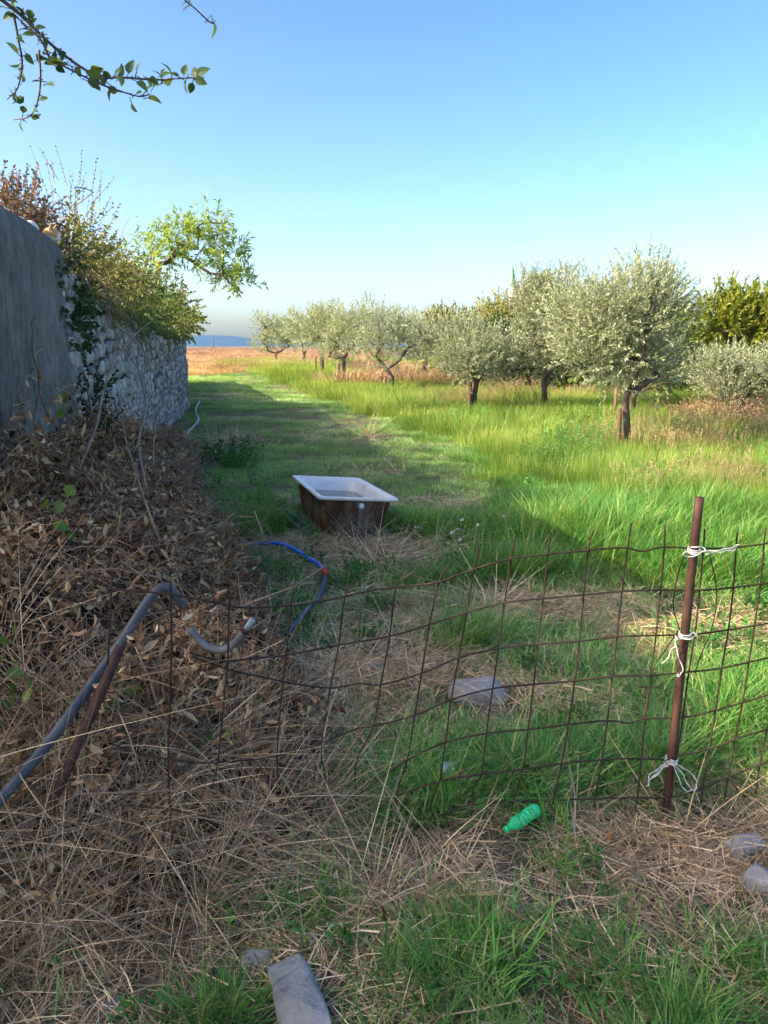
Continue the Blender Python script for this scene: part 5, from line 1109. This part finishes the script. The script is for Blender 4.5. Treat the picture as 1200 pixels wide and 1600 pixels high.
def tub_rust():
    m, nt, out = new_mat('rusted tub steel'); L = nt.links
    a = tex_noise(nt, 7, 8, .65, 'Object', (1, 1, .12), .3); b = tex_noise(nt, 5, 6, .6, 'Object', None, .4); c_ = tex_noise(nt, 30, 6, .7, 'Object', (1, 1, .2))
    r1 = ramp(nt, [(.3, (.03, .018, .014)), (.45, (.09, .045, .026)), (.56, (.22, .10, .04)), (.72, (.34, .22, .12))]); L.new(a, r1.inputs[0])
    r2 = ramp(nt, [(.45, (0, 0, 0)), (.6, (1, 1, 1))]); L.new(b, r2.inputs[0])
    r3 = ramp(nt, [(.35, (.05, .045, .04)), (.65, (.22, .2, .165))]); L.new(c_, r3.inputs[0])
    col = mixc(nt, r1.outputs[0], r3.outputs[0], r2.outputs[0])
    p = N(nt, 'ShaderNodeBsdfPrincipled'); p.inputs['Roughness'].default_value = .85; p.inputs['Specular IOR Level'].default_value = .2
    L.new(col, p.inputs['Base Color']); bp_ = N(nt, 'ShaderNodeBump'); bp_.inputs['Strength'].default_value = .5; bp_.inputs['Distance'].default_value = .01
    L.new(c_, bp_.inputs['Height']); L.new(bp_.outputs[0], p.inputs['Normal']); L.new(p.outputs[0], out.inputs[0]); return m
M['tubrust'] = tub_rust()
M['enamel'] = solid_mat('old white enamel', [(0.42, 0.40, 0.34), (0.70, 0.69, 0.64), (0.8, 0.79, 0.75)], 6, .35, .5, None, .1, 30, bdist=.002, rstops=[.28, .42, .7])
M['tubwater'] = None
m, nt, out = new_mat('standing water'); p = N(nt, 'ShaderNodeBsdfPrincipled'); p.inputs['Base Color'].default_value = (.10, .13, .12, 1); p.inputs['Roughness'].default_value = .04; p.inputs['IOR'].default_value = 1.33; nt.links.new(p.outputs[0], out.inputs[0])
b = N(nt, 'ShaderNodeBump'); b.inputs['Strength'].default_value = .08; b.inputs['Distance'].default_value = .01; nt.links.new(tex_noise(nt, 9, 2), b.inputs['Height']); nt.links.new(b.outputs[0], p.inputs['Normal']); M['tubwater'] = m
tub = empty('bathtub', (-.41, 6.78, 0)); tag(tub, 'old rusty bathtub with white rim and standing water in the grass', 'bathtub')
w1 = np.array([math.cos(R(15)), math.sin(R(15)), -.082]); w1 /= np.linalg.norm(w1)
l1 = np.array([-math.sin(R(15)), math.cos(R(15)), -.037]); l1 -= w1 * l1.dot(w1); l1 /= np.linalg.norm(l1); z1 = np.cross(w1, l1)
tub.matrix_world = Matrix([[w1[0], l1[0], z1[0], -.41], [w1[1], l1[1], z1[1], 6.78], [w1[2], l1[2], z1[2], -.03], [0, 0, 0, 1]])
sh = MB(); loft(sh, [(rrect(.40, 1.02, .10), .0), (rrect(.46, 1.10, .11), .02), (rrect(.50, 1.15, .11), .07), (rrect(.55, 1.24, .09), .22), (rrect(.59, 1.31, .07), .37), (rrect(.605, 1.325, .06), .388)], cap0=True)
sh.build('shell', M['tubrust'], tub, True)
rm = MB(); loft(rm, [(rrect(.60, 1.32, .06), .384), (rrect(.655, 1.385, .035), .378), (rrect(.672, 1.402, .035), .384), (rrect(.676, 1.406, .035), .396), (rrect(.668, 1.398, .035), .406), (rrect(.60, 1.32, .05), .404), (rrect(.575, 1.28, .06), .398), (rrect(.55, 1.24, .08), .37), (rrect(.50, 1.14, .10), .20), (rrect(.44, 1.02, .12), .08)], cap1=True)
rm.build('basin', M['enamel'], tub, True)
wt = MB(); loft(wt, [(rrect(.523, 1.19, .09), .285), (rrect(.3, .8, .09), .2852)], cap1=True); wt.build('water', M['tubwater'], tub, False)
M['whiteplastic'] = solid_mat('white plastic', [(0.7, 0.72, 0.74), (0.82, 0.83, 0.84)], 6, .4, .5, None, .05, 30)
oc = MB(); V, F = lathe([(.0, .024), (.015, .024), (.022, .02), (.024, .012), (.024, 0), (.012, -.03)], 20); V = V @ np.array([[1, 0, 0], [0, 0, 1], [0, -1, 0]], dtype=float); V = V * np.array([1, 1, 1]) + np.array([.03, -.655, .335]); oc.add(V, F); oc.build('overflow_cover', M['whiteplastic'], tub, True)
dp = MB(); add_tube(dp, [(.03, -.64, .32), (.035, -.62, .15), (.035, -.58, .02)], .022, 10); dp.build('drain_pipe', M['tubrust'], tub, True)

# ------------------------------------------------------------------ bottle
m, nt, out = new_mat('green bottle plastic'); L = nt.links
tr = N(nt, 'ShaderNodeBsdfTransparent'); tr.inputs[0].default_value = (.15, .9, .42, 1)
tl = N(nt, 'ShaderNodeBsdfTranslucent'); tl.inputs[0].default_value = (.10, .95, .42, 1)
df = N(nt, 'ShaderNodeBsdfPrincipled'); df.inputs['Base Color'].default_value = (.04, .85, .34, 1); df.inputs['Roughness'].default_value = .06; df.inputs['Specular IOR Level'].default_value = 1.0; df.inputs['Coat Weight'].default_value = 1.0; df.inputs['Coat Roughness'].default_value = .03
bp_ = N(nt, 'ShaderNodeBump'); bp_.inputs['Strength'].default_value = .6; bp_.inputs['Distance'].default_value = .004; L.new(tex_noise(nt, 45, 3, .5), bp_.inputs['Height']); L.new(bp_.outputs[0], df.inputs['Normal'])
m1 = N(nt, 'ShaderNodeMixShader'); m1.inputs[0].default_value = .75; L.new(tr.outputs[0], m1.inputs[1]); L.new(tl.outputs[0], m1.inputs[2])
m2 = N(nt, 'ShaderNodeMixShader'); m2.inputs[0].default_value = .55; L.new(m1.outputs[0], m2.inputs[1]); L.new(df.outputs[0], m2.inputs[2]); L.new(m2.outputs[0], out.inputs[0]); M['bottle'] = m
bt = empty('plastic_bottle', (.46, 2.30, .065)); tag(bt, 'crumpled bright green plastic bottle lying in the grass by the fence', 'bottle')
BS = .72; pr = [(.0, .004), (.02, .0), (.029, .006), (.0315, .016)]
for i in range(5): z_ = .022 + i * .022; pr += [(.0315, z_), (.0315, z_ + .013), (.0270, z_ + .0165), (.0270, z_ + .0195)]
pr += [(.0315, .134), (.030, .15), (.022, .172), (.0135, .187), (.0125, .20)]
V, F = lathe(pr, 28); V = V + 0.0016 * np.stack([np.sin(V[:, 2] * 70 + V[:, 1] * 40), np.cos(V[:, 2] * 55), 0 * V[:, 0]], -1)
d = norm(np.array([-.80, -.58, -.14])); a = norm(np.cross(d, [0, 0, 1])); b2 = np.cross(d, a); Rb = np.stack([a, b2, d])
mb = MB(); mb.add((V - np.array([0, 0, .1])) * BS @ Rb, F); mb.build('bottle_body', M['bottle'], bt, True)
V, F = lathe([(.0, .212), (.0145, .212), (.0155, .208), (.0155, .195), (.0135, .195)], 20); mb = MB(); mb.add((V - np.array([0, 0, .1])) * BS @ Rb, F); mb.build('cap', M['bottle'], bt, False)

# ------------------------------------------------------------------ loose stones and litter
def rock(name, loc, size, rotz, label, seed, cat='stone', group='loose stones on the ground', mat='rock', tilt=(0, 0)):
    r = np.random.default_rng(seed); bm = bmesh.new()
    for i in range(26):
        v = r.normal(size=3); v = v / np.abs(v).max() ** 0.75 / np.linalg.norm(v) ** 0.25; v = np.sign(v) * np.abs(v) ** 0.8
        bm.verts.new(Vector(v * np.array(size) * 0.5 * r.uniform(.8, 1.05)))
    h_ = bmesh.ops.convex_hull(bm, input=bm.verts); bmesh.ops.delete(bm, geom=[g_ for g_ in h_['geom_interior'] if isinstance(g_, bmesh.types.BMVert)], context='VERTS')
    bmesh.ops.bevel(bm, geom=bm.edges[:] + bm.verts[:], offset=min(size) * .05, segments=1, affect='EDGES')
    me = bpy.data.meshes.new(name); bm.to_mesh(me); bm.free(); me.materials.append(M[mat])
    o = link(name, me); o.location = loc; o.rotation_euler = (tilt[0], tilt[1], rotz); tag(o, label, cat, group); return o
rock('stone', (-.205, 1.60, .01), (.13, .30, .10), .35, 'largest pale flat stone at the bottom edge of the photo', 1, tilt=(.05, .1))
rock('stone', (-.335, 1.755, .01), (.09, .055, .06), .1, 'small pale stone beside the largest flat stone', 2)
rock('stone', (1.13, 2.06, .02), (.10, .085, .09), -.3, 'pale stone at the right edge below the fence post', 3)
rock('stone', (1.17, 2.23, .02), (.13, .08, .08), .4, 'half buried stone above the pale one at the right edge', 4)
rock('stone', (.43, 3.36, .02), (.30, .20, .13), .15, 'flat grey slab lying behind the fence', 5, tilt=(.12, -.05))
rock('stone', (-.02, 3.64, .01), (.13, .10, .06), .6, 'small flat stone in the dry patch left of the slab', 6)
rock('stone', (.77, 2.08, .0), (.04, .035, .03), .6, 'pebble on bare soil below the green bottle', 7)
rock('stone', (-.68, 1.62, .0), (.07, .06, .03), .2, 'half hidden stone at the bottom left in dry grass', 8)
r6 = np.random.default_rng(31)
# scraps of litter
def scrap(name, loc, size, mat, label, seed, cat, rot=(0, 0, 0), group=None):
    r = np.random.default_rng(seed); uu, vv = np.meshgrid(np.linspace(-.5, .5, 7), np.linspace(-.5, .5, 7), indexing='ij')
    Z = r.normal(size=(7, 7)) * .12 + .3 * (uu ** 2) * r.normal() * 3
    V = np.stack([uu * (1 + .25 * r.normal(size=uu.shape) * .5) * size[0], vv * (1 + .2 * r.normal(size=uu.shape) * .5) * size[1], Z * size[2]], -1).reshape(-1, 3)
    q = (np.arange(6)[:, None] * 7 + np.arange(6)[None, :]).ravel(); mb = MB(); mb.add(V, np.stack([q, q + 1, q + 8, q + 7], -1))
    o = mb.build(name, M[mat], None, False); o.location = loc; o.rotation_euler = rot
    md = o.modifiers.new('thickness', 'SOLIDIFY'); md.thickness = .0012
    tag(o, label, cat, group); return o
M['foil'] = solid_mat('silver foil', [(0.5, 0.56, 0.6), (0.8, 0.84, 0.86)], 30, .3, .5, None, .3, 60, metal=.6)
M['brownpaper'] = solid_mat('brown scrap', [(0.28, 0.17, 0.09), (0.42, 0.28, 0.16)], 20, .8, .2)
scrap('foil_scrap', (.235, 2.60, .07), (.05, .06, .05), 'foil', 'crumpled silver foil scrap in the grass behind the fence', 3, 'litter', (.4, .2, .3))
scrap('paper_scrap', (.29, 2.58, .06), (.07, .05, .05), 'brownpaper', 'brown paper scrap beside the silver foil', 4, 'litter', (.3, .1, .8))
for i, (x, y, lab) in enumerate([(.40, 7.0, 'white paper flake nearest the bathtub corner'), (.35, 6.55, 'white paper flake on the grass right of the bathtub'), (.28, 6.35, 'white paper flake on the dry grass edge right of the bathtub'), (.62, 6.3, 'white paper flake farthest right of the bathtub'), (.55, 6.15, 'small white flake below the farthest one')]):
    scrap('paper_flake', (x, y, .10), (.07, .03, .03), 'whiteplastic', lab, 20 + i, 'litter', (.2, .1, i), 'white flakes near the bathtub')
# white flower heads and large fallen leaves
for i, (x, y, lab) in enumerate([(.60, 5.95, 'white flower head beyond the leftmost upright wires'), (.95, 6.1, 'white flower head below the shadow edge'), (.70, 5.75, 'lower white flower head in the grass'), (.62, 7.0, 'white flower head at the top of the grass patch'), (.52, 5.3, 'white flower head left of the slab')]):
    root = empty('wild_flower', (x, y, gz(x, y) + .02)); st = MB(); add_tube(st, [(0, 0, 0), (.01, 0, .15), (.015, .005, .28)], .0016, 4); st.build('stem', M['weed'], root)
    fb = MB(); n_ = 40; dd = rand_dir(r6, n_); dd[:, 2] = np.abs(dd[:, 2]) * .4 + .3; Bp = np.repeat([[.015, .005, .28]], n_, 0) + r6.normal(size=(n_, 3)) * .005
    V, F, kk_ = leaves_arrays(Bp, dd, rand_dir(r6, n_), np.full(n_, .009), np.full(n_, .006)); fb.add(V, F, .5); fb.build('bloom', M['whiteplastic'], root); tag(root, lab, 'flower', 'white wild flowers')
bigleaf = dead_cluster(900, 1, .06, .08, .001)
for i, (x, y, lab) in enumerate([(.83, 2.25, 'curled brown leaf below the fence post foot'), (.72, 2.27, 'upright curled tan leaf left of the post foot'), (.0, 1.86, 'orange brown curled leaf on the straw in front'), (.27, 2.07, 'brown leaf below the green bottle'), (.62, 1.60, 'rusty leaf at the bottom edge among green tufts'), (-.42, 2.0, 'dry leaf on the straw at the bramble foot'), (.9, 2.3, 'flat brown leaf right of the curled ones')]):
    o = link('fallen_leaf', bigleaf); o.location = (x, y, gz(x, y) + .06); o.rotation_euler = (i * 1.3, i * .7, i * 2.1); o.scale = (1.1 - .05 * i,) * 3; tag(o, lab, 'leaf', 'large fallen leaves on the verge')

# ------------------------------------------------------------------ cat on the wall
def cat_material():
    m, nt, out = new_mat('white and ginger fur'); L = nt.links
    at = N(nt, 'ShaderNodeAttribute', attribute_name='t'); nz = tex_noise(nt, 60, 5, .7)
    ad = N(nt, 'ShaderNodeMath', operation='MULTIPLY_ADD'); L.new(nz, ad.inputs[0]); ad.inputs[1].default_value = .35; L.new(at.outputs['Fac'], ad.inputs[2])
    rp = ramp(nt, [(.45, (.72, .70, .68)), (.62, (.62, .34, .15)), (1.0, (.45, .2, .07))]); L.new(ad.outputs[0], rp.inputs[0])
    p = N(nt, 'ShaderNodeBsdfPrincipled'); p.inputs['Roughness'].default_value = .9; p.inputs['Specular IOR Level'].default_value = .1; p.inputs['Sheen Weight'].default_value = .3
    L.new(rp.outputs[0], p.inputs['Base Color']); b = N(nt, 'ShaderNodeBump'); b.inputs['Strength'].default_value = .4; b.inputs['Distance'].default_value = .004
    L.new(tex_noise(nt, 180, 4), b.inputs['Height']); L.new(b.outputs[0], p.inputs['Normal']); L.new(p.outputs[0], out.inputs[0]); return m
M['fur'] = cat_material()
CW = wallp(5.46, .015, 2.325)                      # middle of the head, chin at the wall edge
root = empty('cat', tuple(wallp(5.2, -.3, 2.2))); tag(root, 'white and ginger cat peeking over the top of the wall', 'cat')
o0 = np.array(root.location)
fd = norm(np.array([.80, .05, -.28])); rt = norm(np.cross(fd, [0, 0, 1])); upv = np.cross(rt, fd)
def ell(c, r, ax=None, n=12):
    th = np.linspace(0, math.pi, n); ph = np.linspace(0, 2 * math.pi, 2 * n, endpoint=False); T_, P_ = np.meshgrid(th, ph, indexing='ij')
    V = np.stack([np.sin(T_) * np.cos(P_), np.sin(T_) * np.sin(P_), np.cos(T_)], -1).reshape(-1, 3) * np.array(r)
    if ax is not None: V = V @ np.stack(ax)
    i = np.arange(n - 1)[:, None] * 2 * n; j = np.arange(2 * n)[None, :]; j2 = (j + 1) % (2 * n)
    return V + np.array(c), np.stack([i + j, i + 2 * n + j, i + 2 * n + j2, i + j2], -1).reshape(-1, 4)
hd = CW - o0; body = []
wp = lambda Y, off, z: wallp(Y, off, z) - o0
bd = (U, NW, np.array([0, 0, 1.0])); hx_ = (fd, rt, upv)
parts = [ell(wp(5.08, -.30, 2.32), (.15, .075, .085), bd), ell(wp(5.24, -.24, 2.335), (.12, .068, .08), bd), ell(wp(4.96, -.33, 2.30), (.09, .08, .075), bd),
         ell(wp(5.37, -.10, 2.345), (.09, .055, .055), bd), ell(hd, (.054, .060, .050), hx_), ell(hd + fd * .035 - upv * .013, (.026, .027, .022), hx_), ell(hd + fd * .018 + rt * .022 - upv * .012, (.024, .022, .02), hx_), ell(hd + fd * .018 - rt * .022 - upv * .012, (.024, .022, .02), hx_),
         ell(wp(5.38, -.1, 2.31), (.05, .025, .022), bd), ell(wp(5.3, -.25, 2.29), (.07, .025, .022), bd), ell(wp(4.96, -.26, 2.28), (.08, .035, .03), bd)]
for sgn in (-1, 1):       # ears: flattened cones
    b0 = hd + rt * sgn * .032 + upv * .028 - fd * .006
    for q in np.linspace(0, 1, 5): parts.append(ell(b0 + (upv * .038 + rt * sgn * .012) * q, (.009, .025 * (1 - q * .8), .011), hx_, 8))
for q in np.linspace(0, 1, 14):   # tail curled along the flank
    parts.append(ell(wp(4.87 + .1 * q * q, -.36 + .1 * math.sin(q * 2.6), 2.27), (.018, .018, .017), None, 8))
cb = MB()
for V, F in parts: cb.add(V, F)
me = cb.mesh('body'); co = link('body', me, root)
md = co.modifiers.new('remesh', 'REMESH'); md.mode = 'VOXEL'; md.voxel_size = .0055
md = co.modifiers.new('smooth', 'SMOOTH'); md.iterations = 4; md.factor = .5
dg = bpy.context.evaluated_depsgraph_get(); ev = co.evaluated_get(dg); me2 = bpy.data.meshes.new_from_object(ev); co.modifiers.clear(); co.data = me2
me2.materials.clear(); me2.materials.append(M['fur']); nv = len(me2.vertices); cc = np.empty(nv * 3, dtype=np.float32); me2.vertices.foreach_get('co', cc); cc = cc.reshape(-1, 3)
rel = cc - hd; inh = np.linalg.norm(rel, axis=1) < .105; up_ = rel @ upv; fw = rel @ fd; sd_ = np.abs(rel @ rt)
ging = np.where(inh & (up_ > .0 + np.where(sd_ < .012, .02, 0)) & (fw < .045), .55, 0.0); ging = np.where(inh & (up_ > -.012) & (sd_ > .028), .55, ging)
al = (cc @ U) - (hd @ U); ging = np.where(~inh & (al < -.42), .5, ging)
if 't' in me2.attributes: me2.attributes.remove(me2.attributes['t'])
at_ = me2.attributes.new('t', 'FLOAT', 'POINT'); at_.data.foreach_set('value', ging.astype(np.float32)); me2.polygons.foreach_set('use_smooth', np.ones(len(me2.polygons), dtype=bool)); me2.update()
M['catpink'] = solid_mat('pink skin', [(0.55, 0.24, 0.2), (0.65, 0.32, 0.27)], 30, .7, .2); M['cateye'] = solid_mat('cat eye', [(0.02, 0.02, 0.012), (0.05, 0.045, 0.02)], 30, .1, .5, None, 0)
for sgn in (-1, 1):
    V, F = ell(hd + fd * .040 + rt * sgn * .021 + upv * .008, (.006, .009, .0075), hx_, 8); mb = MB(); mb.add(V, F); mb.build('eye', M['cateye'], root, True)
    V, F = ell(hd + rt * sgn * .037 + upv * .043 + fd * .005, (.004, .011, .011), hx_, 8); mb = MB(); mb.add(V, F); mb.build('inner_ear', M['catpink'], root, True)
V, F = ell(hd + fd * .0605 - upv * .006, (.004, .006, .004), hx_, 8); mb = MB(); mb.add(V, F); mb.build('nose', M['catpink'], root, True)

# ------------------------------------------------------------------ wild pear branch reaching in from the left
pt_ = empty('pear_tree', (-2.3, .9, 2.05)); tag(pt_, 'thorny leafy tree branch reaching into the sky at the top left', 'tree'); c = np.array([-2.3, .9, 2.05])
r8 = np.random.default_rng(12); bm_ = MB()
def wig(l): return np.array(l) + np.stack([np.zeros(len(l)), np.linspace(-.06, .1, len(l)) + r8.normal(size=len(l)) * .015, np.zeros(len(l))], -1)
BR = [wig(l) for l in BRANCHES]
add_tube(bm_, spline(np.array([(-2.3, .9, 1.9), (-2.28, .92, 2.5), (-2.2, .98, 3.0), (-2.1, 1.0, 3.6)]) - c, 5), np.linspace(.06, .03, 16), 9)
add_tube(bm_, spline(np.concatenate([np.array([(-2.24, .95, 2.75), (-1.8, 1.25, 2.85), (-1.35, 1.55, 2.72), (-1.05, 1.75, 2.5)]), BR[0][:1]]) - c, 6), np.linspace(.022, .007, 25), 7)
add_tube(bm_, spline(np.array([(-1.8, 1.25, 2.85), (-1.2, 1.5, 2.8), (-.75, 1.75, 2.55), BR[4][0]]) - c, 6), np.linspace(.012, .003, 19), 6)
for j_, l in enumerate(BR):
    P = spline(l - c, 6); n_ = len(P); r0_ = (.0042, .003, .0028, .0024, .002)[j_]; add_tube(bm_, P, np.linspace(r0_, .0013, n_), 6)
    for k_ in range(2, n_ - 1, 1):                  # knuckles and thorns
        if r8.uniform() < .75:
            d = norm(rand_dir(r8, 1)[0] * np.array([1, .6, 1])); add_tube(bm_, np.stack([P[k_], P[k_] + d * r8.uniform(.006, .014)]), [r0_ * .6, .0006], 4)
for (x, y, z) in [(-2.1, 1.0, 3.5), (-2.6, .6, 3.2), (-2.2, .4, 3.3)]:
    add_tube(bm_, spline(np.array([(-2.2, .98, 3.0), ((x - 2.2) / 2, (y + .98) / 2, z), (x - .3, y - .3, z + .3)]) - c, 4), np.linspace(.03, .01, 9), 6)
bm_.build('branches', M['twig'], pt_, True)
cmb = MB(); n_ = 260; B_ = np.stack([r8.uniform(-3.3, -1.75, n_), r8.uniform(-.6, 1.2, n_), r8.uniform(2.9, 4.0, n_)], -1) - c
shoots(cmb, r8, B_, rand_dir(r8, n_), r8.uniform(.15, .3, n_), 10, .045, .032, 'x' and 1.0, 0, True); tag(cmb.build('crown', M['pear'], pt_), kind='stuff')
def leaf_proto(l, w, curl, seed):
    r = np.random.default_rng(seed); uu, vv = np.meshgrid(np.linspace(0, 1, 6), np.linspace(-1, 1, 5), indexing='ij')
    wid = w * .5 * np.sin(np.clip(uu, .0, 1) ** .8 * math.pi) ** .8; V = np.stack([uu * l + .008, vv * wid, -curl * l * uu ** 2 + np.abs(vv) * wid * .35], -1).reshape(-1, 3)
    q = (np.arange(5)[:, None] * 5 + np.arange(4)[None, :]).ravel(); mb = MB(); mb.add(V, np.stack([q, q + 1, q + 6, q + 5], -1), r.uniform(.1, .9))
    add_tube(mb, [(-.004, 0, 0), (.004, 0, .001), (.01, 0, 0)], .0011, 4); return mb.mesh('leaf', M['pear'], True)
LP = [leaf_proto(.028, .018, .25, 1), leaf_proto(.033, .022, .4, 2), leaf_proto(.024, .014, .1, 3), leaf_proto(.028, .02, .6, 4)]
def put_leaf(pos, d, nrm, s, v):
    d = norm(np.array(d)); y_ = norm(np.cross(nrm, d)); z_ = np.cross(d, y_); A = np.stack([d, y_, z_], 1) * s
    o = link('leaf', LP[v], pt_); p_ = np.array(pos) - c; o.matrix_local = Matrix([list(A[0]) + [p_[0]], list(A[1]) + [p_[1]], list(A[2]) + [p_[2]], [0, 0, 0, 1]])
for j_, (l, n_) in enumerate(zip(BR, (50, 24, 14, 10, 5))):
    P = spline(l, 8)
    for i in range(n_):
        k_ = int((i + .5 + r8.uniform(-.3, .3)) / n_ * (len(P) - 1)); k_ = min(max(k_, 1), len(P) - 2)
        d = rand_dir(r8, 1)[0] * np.array([1, .5, 1]) + np.array([.25, -.1, .15 if j_ == 0 else -.1]); put_leaf(P[k_] + r8.normal(size=3) * .006, d, rand_dir(r8, 1)[0] + np.array([0, -.5, .6]), r8.uniform(.65, 1.15), int(r8.integers(4)))

# ------------------------------------------------------------------ air
hz = MB(); x0, x1, y0, y1, z0, z1 = -2700, 2700, -2700, 2700, -3, 60
V = np.array([(x, y, z) for x in (x0, x1) for y in (y0, y1) for z in (z0, z1)], dtype=float)
hz.add(V, np.array([(0, 1, 3, 2), (4, 6, 7, 5), (0, 4, 5, 1), (2, 3, 7, 6), (0, 2, 6, 4), (1, 5, 7, 3)]))
m, nt, out = new_mat('summer haze'); pv = N(nt, 'ShaderNodeVolumePrincipled'); pv.inputs['Color'].default_value = (.45, .72, 1.0, 1); pv.inputs['Density'].default_value = .00007; pv.inputs['Anisotropy'].default_value = 0.0
nt.links.new(pv.outputs[0], out.inputs['Volume'])
hzo = hz.build('haze', m); tag(hzo, 'thin summer haze paling the far hill', 'haze', kind='stuff')
